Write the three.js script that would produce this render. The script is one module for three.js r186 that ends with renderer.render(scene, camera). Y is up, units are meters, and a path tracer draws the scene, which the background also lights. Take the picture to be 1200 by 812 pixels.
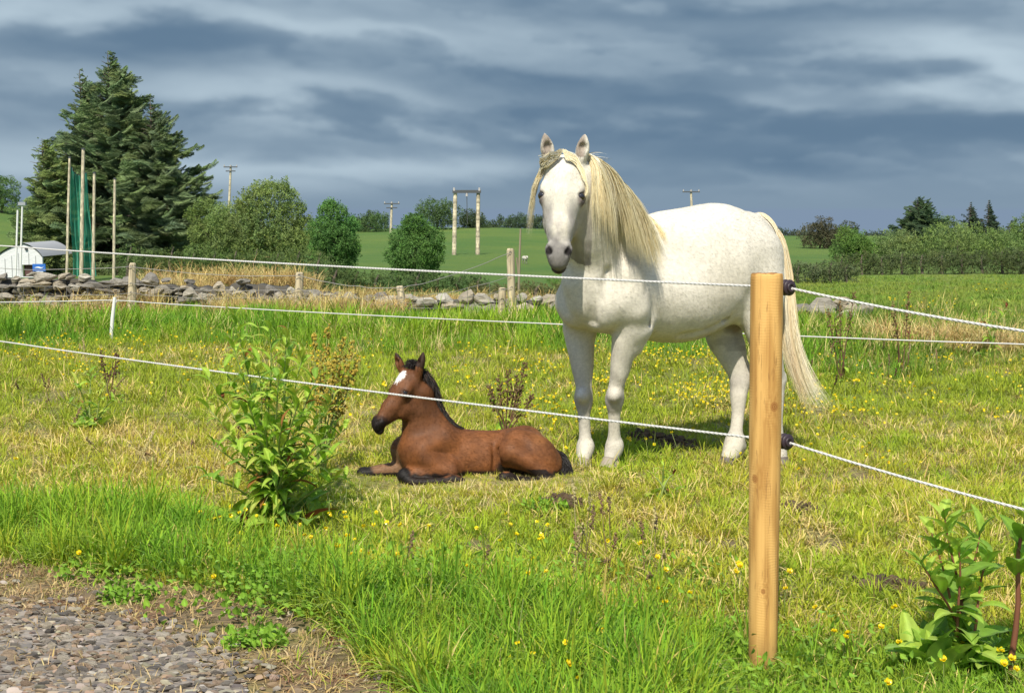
import * as THREE from 'three';
import { mergeGeometries, mergeVertices } from 'three/addons/utils/BufferGeometryUtils.js';
import { createNoise3D } from 'simplex-noise';

// ---------- seeded random numbers ----------
function rng(seed) { let s = seed | 0; return () => { s = (s + 0x6d2b79f5) | 0; let t = Math.imul(s ^ (s >>> 15), 1 | s); t = (t + Math.imul(t ^ (t >>> 7), 61 | t)) ^ t; return ((t ^ (t >>> 14)) >>> 0) / 4294967296; }; }
const R = rng(71);
const noise = createNoise3D(rng(5));
const V = (x, y, z) => new THREE.Vector3(x, y, z);
const lerp = THREE.MathUtils.lerp, clamp = THREE.MathUtils.clamp, sstep = THREE.MathUtils.smoothstep;
const rr = (a, b) => a + (b - a) * R();
const fbm = (x, y, z, o = 4) => { let s = 0, a = 0.5; for (let i = 0; i < o; i++) { s += a * noise(x, y, z); x *= 2.03; y *= 2.03; z *= 2.03; a *= 0.5; } return s; };

// ---------- camera ----------
const EYE = 1.42, F = 1500, CX = 600, CY = 406, HORIZON = 245;
const scene = new THREE.Scene();
const camera = new THREE.PerspectiveCamera(2 * Math.atan(406 / F) * 180 / Math.PI, 1024 / 692, 0.05, 6000);
const PITCH = Math.atan((CY - HORIZON) / F), SP = Math.sin(PITCH), CP = Math.cos(PITCH);
camera.position.set(0, EYE, 0);
camera.rotation.set(-PITCH, 0, 0);

// ---------- sky: rain clouds in front, broken bright cloud behind the camera where the sun is ----------
const SUN = V(-0.2, 1.14, 0.70).normalize();
function makeSky() {
  const W = 3072, H = 1536, data = new Float32Array(W * H * 4);
  // long soft banks of cloud: [azimuth deg right of the view, elevation deg, half width az, half width el, strength]
  const banks = [[-20, 8.2, 9, 0.7, 0.8], [-6, 7.9, 7, 0.5, 0.42], [-9.5, 5.2, 6, 0.8, 0.6], [17, 6.3, 5.5, 0.9, 0.85], [21.5, 4.9, 2.6, 0.9, 0.75], [11.5, 4.6, 2.6, 0.5, 0.35], [-10, 1.7, 12, 1.0, 0.8], [-23, 2.2, 4, 1.6, 0.3], [12.5, 0.9, 3, 0.5, 0.3],
    [-5, 3.3, 9, 0.7, -0.35], [2, 6.2, 5, 0.7, -0.4], [12, 2.6, 9, 1.0, -0.4], [10, 8.2, 8, 0.5, -0.3], [-15, 6.7, 7, 0.5, -0.25]];
  for (let j = 0; j < H; j++) {
    const up = ((j + 0.5) / H - 0.5) * Math.PI, y = Math.sin(up), c = Math.cos(up), el = up * 180 / Math.PI;
    for (let i = 0; i < W; i++) {
      const a = ((i + 0.5) / W - 0.5) * 2 * Math.PI, x = Math.cos(a) * c, z = Math.sin(a) * c;
      const o = (j * W + i) * 4;
      if (y <= 0) { data[o] = 0.19; data[o + 1] = 0.265; data[o + 2] = 0.345; data[o + 3] = 1; continue; }
      const st = lerp(3.4, 1.5, sstep(y, 0.12, 0.8));                     // flat banks low down, rounder cloud overhead
      const yy = y * st + x * 0.1 + 0.05 * noise(x * 2.2, y * 3, z * 2.2);
      const w1 = noise(x * 2.1, yy * 2.2 + 3, z * 2.1), w2 = noise(x * 2.1 + 9, yy * 2.2, z * 2.1);
      const cloud = (f, ox, o) => { let q = 0, am = 0.5; for (let k = 0; k < o; k++) { q += am * noise(x * f + w1 * 0.35 + ox, yy * f * 1.25 + w2 * 0.3, z * f + 4.2 * k); f *= 2.1; am *= 0.5; } return q; };
      const n = cloud(2.6, 0, 6), m = cloud(4.2, 7, 7);
      let az = Math.atan2(x, -z) * 180 / Math.PI;
      let b = 0;
      for (const [ba, be, wa, we, s] of banks) {
        const da = (az - ba + w1 * 1.5 + m * 3) / wa, de = (el - be + da * 0.2 + m * 1.5) / we, q = da * da + de * de;
        if (q < 9) b += s * Math.exp(-q);
      }
      // a smooth dark ceiling, torn scud with firmer edges under it
      const scud = sstep(m + 0.5 * b, 0.02, 0.2), dim = sstep(-m - 0.4 * b, 0.05, 0.3);
      const t = clamp(0.335 + n * 0.27 + b * 0.5 + 0.13 * scud * (0.6 + m) - 0.1 * dim, 0, 1.3);
      const toSun = clamp(x * SUN.x + y * SUN.y + z * SUN.z, -1, 1);
      const open = sstep(toSun, 0.15, 1.0);                            // the weather breaks up towards the sun
      const dark = [0.108, 0.178, 0.262], light = [0.44, 0.545, 0.62];
      const blue = [0.22, 0.40, 0.75], white = [0.95, 0.96, 0.96];
      const tt = sstep(t, 0.02, 1.1), gap = sstep(n, -0.1, 0.25);
      const low = [0.19, 0.265, 0.345], haze = 1 - sstep(el, 0, 1.9);      // rain haze along the skyline
      for (let k = 0; k < 3; k++) data[o + k] = lerp(lerp(lerp(dark[k], light[k], tt), lerp(blue[k], white[k], gap * 0.75), open), low[k], haze);
      data[o + 3] = 1;
    }
  }
  const t = new THREE.DataTexture(data, W, H, THREE.RGBAFormat, THREE.FloatType);
  t.mapping = THREE.EquirectangularReflectionMapping; t.magFilter = THREE.LinearFilter; t.minFilter = THREE.LinearFilter; t.wrapS = THREE.RepeatWrapping; t.needsUpdate = true;
  return t;
}
scene.background = makeSky();
scene.environment = scene.background;

// ---------- sun ----------
const sun = new THREE.DirectionalLight(new THREE.Color(1, 0.93, 0.79), 5);
sun.position.copy(SUN).multiplyScalar(60); sun.target.position.set(0, 0, -8);
sun.castShadow = true; sun.shadow.mapSize.set(4096, 4096); sun.shadow.radius = 1;
Object.assign(sun.shadow.camera, { left: -40, right: 40, top: 40, bottom: -40, near: 1, far: 220 });
scene.add(sun, sun.target);

// ---------- renderer ----------
const renderer = new THREE.WebGLRenderer({ antialias: true });
renderer.setSize(1024, 692);
renderer.toneMapping = THREE.LinearToneMapping;
renderer.toneMappingExposure = 1.18;
renderer.shadowMap.enabled = true;

// ---------- land ----------
const KEYS = [[-60, 0.1], [0, 0], [17, 0], [24, -0.35], [40, -1.1], [60, -1.75], [90, -2.2], [130, -2.1], [165, -1.75], [185, -2.0], [230, -5], [330, -16], [600, -38], [1200, -62], [6000, -260]];
function landProfile(D) {
  for (let i = 1; i < KEYS.length; i++) if (D <= KEYS[i][0]) {
    const [a, u] = KEYS[i - 1], [b, v] = KEYS[i], t = (D - a) / (b - a);
    const m0 = i > 1 ? (v - KEYS[i - 2][1]) / (b - KEYS[i - 2][0]) : 0, m1 = i < KEYS.length - 1 ? (KEYS[i + 1][1] - u) / (KEYS[i + 1][0] - a) : 0, h = b - a;
    return u * (1 + 2 * t) * (1 - t) ** 2 + m0 * h * t * (1 - t) ** 2 + v * t * t * (3 - 2 * t) + m1 * h * t * t * (t - 1);
  }
  return -260;
}
function G(x, z) {
  const D = -z;
  let h = landProfile(clamp(D, -60, 6000));
  h += 0.022 * noise(x * 0.9, 3.1, z * 0.9) * sstep(D, 3, 5) + 0.01 * noise(x * 2.7, 7.1, z * 2.7) * (1 - sstep(D, 20, 40));
  h -= 0.06 * sstep(x, 0.55, 1.3) * sstep(D, 5.6, 6.8) * (1 - sstep(D, 9, 13));
  h -= 0.045 * Math.exp(-(((x - 0.8) / 0.7) ** 2 + ((D - 3.8) / 0.6) ** 2));
  if (D > 25) h += 0.35 * noise(x * 0.02, 1.7, z * 0.02) * sstep(D, 25, 80);
  h += 4.6 * Math.exp(-(((x + 78) / 26) ** 2 + ((D - 158) / 40) ** 2));
  h += 0.5 * Math.exp(-(((x - 0) / 30) ** 2 + ((D - 160) / 26) ** 2)) - 0.5 * sstep(x, 16, 34) * sstep(D, 80, 130);
  return h;
}
// a point of the place seen at pixel (px, py) of the 1200 x 812 photograph, D metres ahead
function at(px, py, D) {
  const X = (px - CX) / F, Y = -(py - CY) / F, t = D / (Y * SP + CP);
  return V(X * t, EYE + (Y * CP - SP) * t, -D);
}
function groundAt(px, py) {
  let lo = 1, hi = 1;
  while (hi < 900) { const p = at(px, py, hi); if (p.y < G(p.x, p.z)) break; lo = hi; hi *= 1.04; }
  for (let i = 0; i < 30; i++) { const m = (lo + hi) / 2, p = at(px, py, m); if (p.y < G(p.x, p.z)) hi = m; else lo = m; }
  const p = at(px, py, hi); p.y = G(p.x, p.z); return p;
}
const onGround = (px, D) => { const x = (px - CX) / F * D * 1.006; return V(x, G(x, -D), -D); };
const pxm = (D) => F / D;

// ---------- names, labels, parts ----------
const used = {};
function numbered(name) { const n = (used[name] = (used[name] ?? -1) + 1); return n ? name + '_' + String(n).padStart(3, '0') : name; }
function tag(o, label, category, group) { o.userData.label = label; o.userData.category = category; if (group) o.userData.group = group; return o; }
function shade(o) { o.traverse((m) => { if (m.isMesh) { m.castShadow = true; m.receiveShadow = true; } }); return o; }
function thing(name, label, category, pos, turn = 0, group) {
  const o = new THREE.Group(); o.name = numbered(name); scene.add(o);
  if (pos) o.position.copy(pos); o.rotation.y = turn;
  return tag(o, label, category, group);
}
function part(name, geometry, material, parent) {
  const m = new THREE.Mesh(geometry, material); m.name = name; m.castShadow = m.receiveShadow = true; (parent ?? scene).add(m); return m;
}
function struct(name, geometry, material) { const m = part(numbered(name), geometry, material); m.userData.kind = 'structure'; return m; }
function copyOf(o, label) { const c = o.clone(); c.name = numbered(o.name.replace(/_\d{3}$/, '')); if (label) c.userData = { ...o.userData, label }; else c.userData = { ...o.userData }; scene.add(c); return c; }
function shifted(geos, p) { for (const g of [].concat(geos)) g.translate(-p.x, -p.y, -p.z); return geos; }
function instances(name, geometry, material, list, parent) {       // list of [matrix, color]
  const m = new THREE.InstancedMesh(geometry, material, list.length); m.name = parent ? name : numbered(name);
  list.forEach(([mx, c], i) => { m.setMatrixAt(i, mx); if (c) m.setColorAt(i, c); });
  m.castShadow = m.receiveShadow = true; m.userData.kind = 'stuff'; (parent ?? scene).add(m); return m;
}
const std = (r, g, b, rough = 0.85, more = {}) => new THREE.MeshStandardMaterial({ color: new THREE.Color().setRGB(r, g, b), roughness: rough, ...more });
const leafy = (r, g, b, tr = 0.4, more = {}) => new THREE.MeshPhysicalMaterial({ color: new THREE.Color().setRGB(r, g, b), roughness: 0.9, transmission: tr, thickness: 0, side: THREE.DoubleSide, specularIntensity: 0.35, ...more });
const rgb = (r, g, b) => new THREE.Color().setRGB(r, g, b);
const M4 = (p, q, s) => new THREE.Matrix4().compose(p, q, s.isVector3 ? s : V(s, s, s));
const Q = (x, y, z) => new THREE.Quaternion().setFromEuler(new THREE.Euler(x, y, z, 'YXZ'));
function rawGeo(pos, idx, col, uv) {
  const g = new THREE.BufferGeometry();
  g.setAttribute('position', new THREE.Float32BufferAttribute(pos, 3));
  if (col) g.setAttribute('color', new THREE.Float32BufferAttribute(col, 3));
  if (uv) g.setAttribute('uv', new THREE.Float32BufferAttribute(uv, 2));
  if (idx) g.setIndex(idx);
  g.computeVertexNormals(); return g;
}
// a tapered limb through points with radii
function limb(pts, radii, sides = 8, rough = 0, seed = 1) {
  const pos = [], idx = [], n = pts.length; let u = V(1, 0, 0.2).normalize();
  for (let i = 0; i < n; i++) {
    const t = pts[Math.min(i + 1, n - 1)].clone().sub(pts[Math.max(i - 1, 0)]).normalize();
    u = u.clone().sub(t.clone().multiplyScalar(u.dot(t))); if (u.lengthSq() < 1e-6) u = V(0.3, 0.1, 1).cross(t); u.normalize();
    const v = t.clone().cross(u);
    for (let k = 0; k < sides; k++) {
      const a = k / sides * 2 * Math.PI, r = radii[i] * (1 + rough * noise(Math.cos(a) * 1.3 + seed, Math.sin(a) * 1.3, i * 0.6 + seed));
      const p = pts[i].clone().addScaledVector(u, Math.cos(a) * r).addScaledVector(v, Math.sin(a) * r); pos.push(p.x, p.y, p.z);
      if (i) { const b = (i - 1) * sides, c = i * sides, m = (k + 1) % sides; idx.push(b + k, b + m, c + k, b + m, c + m, c + k); }
    }
  }
  const c0 = pos.length / 3; pos.push(...pts[0].toArray(), ...pts[n - 1].toArray());
  for (let k = 0; k < sides; k++) { const m = (k + 1) % sides, e = (n - 1) * sides; idx.push(c0, m, k, c0 + 1, e + k, e + m); }
  return rawGeo(pos, idx);
}
function insidePoly(poly, x, y) { let c = false; for (let i = 0, j = poly.length - 1; i < poly.length; j = i++) { const [a, b] = poly[i], [d, e] = poly[j]; if ((b > y) !== (e > y) && x < (d - a) * (y - b) / (e - b) + a) c = !c; } return c; }
// ---------- animals: a distance field of joined tapered limbs, meshed as one skin ----------
function Field() { this.p = []; }
Field.prototype = {
  // tapered limb from a to b; k is how softly it joins; flat = [axis, factor] squeezes it along an axis
  cone(a, ra, b, rb, k = 0.05, flat, sub) {
    const d = b.clone().sub(a), c = a.clone().lerp(b, 0.5);
    this.p.push({ t: 0, a, d, L: Math.max(d.lengthSq(), 1e-9), ra, rb, k, n: flat?.[0], s: flat ? flat[1] - 1 : 0, c, R: d.length() / 2 + Math.max(ra, rb), sub }); return this;
  },
  ball(a, r, k, flat, sub) { return this.cone(a, r, a.clone().add(V(0, 1e-4, 0)), r, k, flat, sub); },
  // ellipsoid with axes U, W, N (unit vectors) and radii
  egg(c, [U, W, N], [ru, rw, rn], k = 0.04, sub) { this.p.push({ t: 1, c, U, W, N, ru, rw, rn, k, R: Math.max(ru, rw, rn), sub }); return this; },
  // a run of limbs through [point, radius] pairs, rounded into one smooth tube
  chain(list, k, flat, fine = 8) {
    const pts = [], n = list.length, cr = (a, b, c, d, t) => 0.5 * (2 * b + (c - a) * t + (2 * a - 5 * b + 4 * c - d) * t * t + (3 * b - 3 * c + d - a) * t * t * t);
    for (let i = 0; i < n - 1; i++) { const [A, B, C, D] = [list[Math.max(i - 1, 0)], list[i], list[i + 1], list[Math.min(i + 2, n - 1)]]; for (let q = 0; q < (n > 2 ? fine : 1); q++) { const t = q / (n > 2 ? fine : 1); pts.push([V(cr(A[0].x, B[0].x, C[0].x, D[0].x, t), cr(A[0].y, B[0].y, C[0].y, D[0].y, t), cr(A[0].z, B[0].z, C[0].z, D[0].z, t)), cr(A[1], B[1], C[1], D[1], t)]); } }
    pts.push(list[n - 1]);
    const segs = [], box = new THREE.Box3(); let rm = 0;
    for (let i = 1; i < pts.length; i++) { const [a, ra] = pts[i - 1], [b, rb] = pts[i], d = b.clone().sub(a); segs.push([a.x, a.y, a.z, d.x, d.y, d.z, Math.max(d.lengthSq(), 1e-9), ra, rb - ra]); }
    for (const [a, r] of pts) { box.expandByPoint(a); rm = Math.max(rm, r); }
    const c = box.getCenter(V(0, 0, 0)); this.p.push({ t: 2, segs, k, n: flat?.[0], s: flat ? flat[1] - 1 : 0, c, R: Math.max(...pts.map(([a]) => a.distanceTo(c))) + rm }); return this;
  },
  at(x, y, z) {
    let D = 1e3;
    for (let i = 0; i < this.p.length; i++) {
      const q = this.p[i];
      const cx = x - q.c.x, cy = y - q.c.y, cz = z - q.c.z, far = Math.sqrt(cx * cx + cy * cy + cz * cz) - q.R;
      if (q.sub ? far > q.k && far > -D + q.k : far > D + q.k) continue;
      let d;
      if (q.t === 2) {
        d = 1e3;
        for (let g = 0; g < q.segs.length; g++) {
          const e = q.segs[g]; let px = x - e[0], py = y - e[1], pz = z - e[2];
          const h = clamp((px * e[3] + py * e[4] + pz * e[5]) / e[6], 0, 1);
          px -= e[3] * h; py -= e[4] * h; pz -= e[5] * h;
          if (q.n) { const o = (px * q.n.x + py * q.n.y + pz * q.n.z) * q.s; px += q.n.x * o; py += q.n.y * o; pz += q.n.z * o; }
          const dd = Math.sqrt(px * px + py * py + pz * pz) - (e[7] + e[8] * h); if (dd < d) d = dd;
        }
      } else if (q.t === 0) {
        let px = x - q.a.x, py = y - q.a.y, pz = z - q.a.z;
        const h = clamp((px * q.d.x + py * q.d.y + pz * q.d.z) / q.L, 0, 1);
        px -= q.d.x * h; py -= q.d.y * h; pz -= q.d.z * h;
        if (q.n) { const e = (px * q.n.x + py * q.n.y + pz * q.n.z) * q.s; px += q.n.x * e; py += q.n.y * e; pz += q.n.z * e; }
        d = Math.sqrt(px * px + py * py + pz * pz) - (q.ra + (q.rb - q.ra) * h);
      } else {
        const u = cx * q.U.x + cy * q.U.y + cz * q.U.z, w = cx * q.W.x + cy * q.W.y + cz * q.W.z, n = cx * q.N.x + cy * q.N.y + cz * q.N.z;
        const k0 = Math.sqrt((u / q.ru) ** 2 + (w / q.rw) ** 2 + (n / q.rn) ** 2), k1 = Math.sqrt((u / q.ru ** 2) ** 2 + (w / q.rw ** 2) ** 2 + (n / q.rn ** 2) ** 2);
        d = k1 > 1e-9 ? k0 * (k0 - 1) / k1 : -Math.min(q.ru, q.rw, q.rn);
      }
      if (q.sub) { const h = Math.max(q.k - Math.abs(D + d), 0) / q.k; D = Math.max(D, -d) + h * h * q.k * 0.25; }
      else { const h = Math.max(q.k - Math.abs(D - d), 0) / q.k; D = Math.min(D, d) - h * h * q.k * 0.25; }
    }
    return D;
  },
  normal(p, e = 0.004) { return V(this.at(p.x + e, p.y, p.z) - this.at(p.x - e, p.y, p.z), this.at(p.x, p.y + e, p.z) - this.at(p.x, p.y - e, p.z), this.at(p.x, p.y, p.z + e) - this.at(p.x, p.y, p.z - e)).normalize(); },
};
// surface nets over the blocks that the surface passes through
function meshField(f, lo, hi, h, colorOf, wobble, smooth = 4) {
  const B = 8, nx = Math.ceil((hi.x - lo.x) / h / B) * B + 1, ny = Math.ceil((hi.y - lo.y) / h / B) * B + 1, nz = Math.ceil((hi.z - lo.z) / h / B) * B + 1;
  const val = new Float32Array(nx * ny * nz).fill(NaN), id = (i, j, k) => (k * ny + j) * nx + i, blocks = [];
  const half = B / 2, reach = B * h * 0.87 * 2.1;
  for (let k = 0; k < nz - 1; k += B) for (let j = 0; j < ny - 1; j += B) for (let i = 0; i < nx - 1; i += B) {
    const d = f.at(lo.x + (i + half) * h, lo.y + (j + half) * h, lo.z + (k + half) * h);
    if (Math.abs(d) > reach) continue;
    blocks.push([i, j, k]);
    for (let c = k; c <= k + B; c++) for (let b = j; b <= j + B; b++) for (let a = i; a <= i + B; a++) {
      const q = id(a, b, c); if (val[q] === val[q]) continue;
      const x = lo.x + a * h, y = lo.y + b * h, z = lo.z + c * h;
      val[q] = f.at(x, y, z) + (wobble ? wobble(x, y, z) : 0);
    }
  }
  const vert = new Map(), pos = [], idx = [];
  const E = [[0, 1], [0, 2], [0, 4], [1, 3], [1, 5], [2, 3], [2, 6], [3, 7], [4, 5], [4, 6], [5, 7], [6, 7]], v = new Float64Array(8);
  for (const [bi, bj, bk] of blocks) for (let c = bk; c < bk + B; c++) for (let b = bj; b < bj + B; b++) for (let a = bi; a < bi + B; a++) {
    let m = 0;
    for (let q = 0; q < 8; q++) { v[q] = val[id(a + (q & 1), b + ((q >> 1) & 1), c + (q >> 2))]; if (v[q] < 0) m |= 1 << q; }
    if (m === 0 || m === 255) continue;
    let x = 0, y = 0, z = 0, n = 0;
    for (const [p, q] of E) if ((v[p] < 0) !== (v[q] < 0)) { const t = v[p] / (v[p] - v[q]); x += (p & 1) + ((q & 1) - (p & 1)) * t; y += ((p >> 1) & 1) + (((q >> 1) & 1) - ((p >> 1) & 1)) * t; z += (p >> 2) + ((q >> 2) - (p >> 2)) * t; n++; }
    vert.set(id(a, b, c), pos.length / 3); pos.push(lo.x + (a + x / n) * h, lo.y + (b + y / n) * h, lo.z + (c + z / n) * h);
  }
  const quad = (p, q, r, s, flip) => { const [A, Bq, C, Dq] = [p, q, r, s].map((u) => vert.get(u)); if (A === undefined || Bq === undefined || C === undefined || Dq === undefined) return; flip ? idx.push(A, C, Bq, A, Dq, C) : idx.push(A, Bq, C, A, C, Dq); };
  for (const [bi, bj, bk] of blocks) for (let c = bk; c < bk + B; c++) for (let b = bj; b < bj + B; b++) for (let a = bi; a < bi + B; a++) {
    const s = val[id(a, b, c)] < 0;
    if (b && c && s !== val[id(a + 1, b, c)] < 0) quad(id(a, b - 1, c - 1), id(a, b, c - 1), id(a, b, c), id(a, b - 1, c), !s);
    if (a && c && s !== val[id(a, b + 1, c)] < 0) quad(id(a - 1, b, c - 1), id(a - 1, b, c), id(a, b, c), id(a, b, c - 1), !s);
    if (a && b && s !== val[id(a, b, c + 1)] < 0) quad(id(a - 1, b - 1, c), id(a, b - 1, c), id(a, b, c), id(a - 1, b, c), !s);
  }
  // relax the skin a little, without shrinking it
  const nv = pos.length / 3, sum = new Float32Array(pos.length), cnt = new Uint16Array(nv);
  for (let pass = 0; pass < smooth * 2; pass++) {
    sum.fill(0); cnt.fill(0);
    for (let i = 0; i < idx.length; i += 3) for (let e = 0; e < 3; e++) { const a = idx[i + e], b = idx[i + (e + 1) % 3]; for (let q = 0; q < 3; q++) { sum[a * 3 + q] += pos[b * 3 + q]; sum[b * 3 + q] += pos[a * 3 + q]; } cnt[a]++; cnt[b]++; }
    const w = pass % 2 ? -0.44 : 0.46;
    for (let i = 0; i < nv; i++) if (cnt[i]) for (let q = 0; q < 3; q++) pos[i * 3 + q] += w * (sum[i * 3 + q] / cnt[i] - pos[i * 3 + q]);
  }
  const g = rawGeo(pos, idx), nn = g.attributes.normal, col = new Float32Array(pos.length), P = V(0, 0, 0), N = V(0, 0, 0);
  for (let i = 0; i < pos.length; i += 3) { P.set(pos[i], pos[i + 1], pos[i + 2]); N.fromArray(nn.array, i); const c = colorOf(P, N); col[i] = c[0]; col[i + 1] = c[1]; col[i + 2] = c[2]; }
  g.setAttribute('color', new THREE.BufferAttribute(col, 3));
  return g;
}
const mix3 = (a, b, t) => [lerp(a[0], b[0], t), lerp(a[1], b[1], t), lerp(a[2], b[2], t)];
// hair: each strand a tapered ribbon that follows a path
function hair(strands, width, colorOf, outOf) {
  const pos = [], idx = [], col = [], nor = [];
  strands.forEach((pts, s) => {
    const n = pts.length, c = colorOf(s), w = width * (0.6 + 0.8 * R()), tw = R() * 3.1;
    let base = pos.length / 3; const out = outOf?.(pts);
    for (let i = 0; i < n; i++) {
      const t = pts[Math.min(i + 1, n - 1)].clone().sub(pts[Math.max(i - 1, 0)]).normalize(), side = V(Math.cos(tw), 0.15 * Math.sin(tw * 2), Math.sin(tw)).cross(t).normalize(), k = i / (n - 1), ww = w * (k < 0.1 ? 0.6 + 4 * k : 1) * (1 - Math.max(0, k - 0.3) / 0.71);
      const N = side.clone().cross(t), flip = out && N.dot(out) < 0; if (out) { if (flip) N.negate(); N.multiplyScalar(0.5).add(out).normalize(); }
      for (const e of [-1, 1]) { const p = pts[i].clone().addScaledVector(side, e * ww / 2); pos.push(p.x, p.y, p.z); const q = N.clone().addScaledVector(side, e * (out ? 0.35 : 0.9)).normalize(); nor.push(q.x, q.y, q.z); const f = 0.93 + 0.14 * k; col.push(c[0] * f, c[1] * f, c[2] * f); }
      if (i) { const b = base + i * 2; flip ? idx.push(b - 2, b, b - 1, b - 1, b, b + 1) : idx.push(b - 2, b - 1, b, b - 1, b + 1, b); }
    }
  });
  const g = new THREE.BufferGeometry(); g.setAttribute('position', new THREE.Float32BufferAttribute(pos, 3)); g.setAttribute('normal', new THREE.Float32BufferAttribute(nor, 3)); g.setAttribute('color', new THREE.Float32BufferAttribute(col, 3)); g.setIndex(idx); return g;
}
// a head in its own axes: u across, v from poll to lips, w out of the face
function frameOf(poll, lips, faceOut) {
  const v = lips.clone().sub(poll), L = v.length(); v.normalize();
  const w = faceOut.clone().sub(v.clone().multiplyScalar(faceOut.dot(v))).normalize(), u = v.clone().cross(w).normalize();
  const s = L / 0.585, P = (a, b, c) => poll.clone().addScaledVector(u, a * s).addScaledVector(v, b * s).addScaledVector(w, c * s);
  const local = (p) => { const q = p.clone().sub(poll); return [q.dot(u) / s, q.dot(v) / s, q.dot(w) / s]; };
  return { u, v, w, s, P, local, axes: [u, v, w] };
}
function headShape(f, H, foal) {
  const { P, s, axes } = H, ev = foal ? 0.209 : 0.195, e = (a, b, c, r, k = 0.03, sub) => f.egg(P(a, b, c), axes, r.map((q) => q * s), k * s, sub);
  const ball = (a, b, c, r, k, sub) => f.ball(P(a, b, c), r * s, k * s, undefined, sub);
  const cone = (a, ra, b, rb, k = 0.03, flat) => f.cone(P(...a), ra * s, P(...b), rb * s, k * s, flat);
  const up = foal ? 1.12 : 1;
  e(0, 0.10, -0.085, [0.091 * up, 0.12, 0.095 * up]);
  e(0, 0.18, -0.075, [0.094 * up, 0.12, 0.075 * up]);
  for (const q of [-1, 1]) {
    cone([q * 0.080, 0.15, -0.052], 0.026, [q * 0.088, 0.215, -0.060], 0.028, 0.035);   // brow and socket
    e(q * 0.055, 0.25, -0.175, [foal ? 0.036 : 0.042, 0.125, 0.1], 0.04);                            // cheek
    cone([q * 0.062, 0.255, -0.08], 0.024, [q * 0.042, 0.40, -0.085], 0.016, 0.035);       // facial crest
    ball(q * 0.038, foal ? 0.505 : 0.482, -0.045, 0.030, 0.02);                                         // nostril
  }
  cone([0, 0.2, -0.062], 0.066, [0, 0.36, -0.056], 0.05, 0.04);
  cone([0, 0.36, -0.056], 0.05, [0, 0.50, -0.056], 0.043, 0.04);
  cone([0, 0.3, -0.16], 0.062, [0, 0.45, -0.105], 0.042, 0.05);
  e(0, 0.525, -0.068, [0.054, 0.06, 0.05]);
  e(0, 0.555, -0.105, [0.040, 0.036, 0.036], 0.02);
  for (const q of [-1, 1]) {
    const nv = foal ? 0 : -0.022;
    f.cone(P(q * 0.056, 0.498 + nv, -0.022), 0.007 * s, P(q * 0.043, 0.530 + nv, -0.016), 0.011 * s, 0.012 * s, undefined, true);
    f.ball(P(q * 0.112, ev, -0.042), 0.022 * s, 0.012 * s, undefined, true);
    for (const [dv, r] of [[-0.023, 0.0085], [0.021, 0.006]]) { f.cone(P(q * 0.080, ev + dv * 0.55, -0.024), 0.004 * s, P(q * 0.099, ev + dv, -0.040), r * s, 0.01 * s); f.cone(P(q * 0.099, ev + dv, -0.040), r * s, P(q * 0.106, ev + dv * 0.3, -0.074), 0.005 * s, 0.01 * s); }
    f.cone(P(q * 0.03, 0.572, -0.086), 0.004 * s, P(q * 0.058, 0.525, -0.100), 0.004 * s, 0.008 * s, undefined, true);
  }
  f.cone(P(-0.03, 0.574, -0.086), 0.004 * s, P(0.03, 0.574, -0.086), 0.004 * s, 0.008 * s, undefined, true);
}
// an ear: a cupped leaf of skin from base to tip, open towards `open`
function earShape(f, base, tip, open, width) {
  const d = tip.clone().sub(base), L = d.length(), ax = d.clone().normalize(), o = open.clone().sub(ax.clone().multiplyScalar(open.dot(ax))).normalize(), sd = ax.clone().cross(o);
  const P = (t, q = 0, w = 0) => base.clone().addScaledVector(d, t).addScaledVector(o, q * width).addScaledVector(sd, w * width);
  f.chain([[P(-0.15, -0.25), width * 0.42], [P(0.2, -0.1), width * 0.5], [P(0.5, 0), width * 0.52], [P(0.78, 0.02), width * 0.32], [P(1, 0.1), width * 0.07]], width * 0.3, [o, 1.25]);
  f.cone(P(0.16, 0.52), width * 0.2, P(0.55, 0.48), width * 0.36, width * 0.14, [o, 0.72], true);
  f.cone(P(0.55, 0.48), width * 0.36, P(0.9, 0.4), width * 0.08, width * 0.12, [o, 0.8], true);
}
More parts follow.
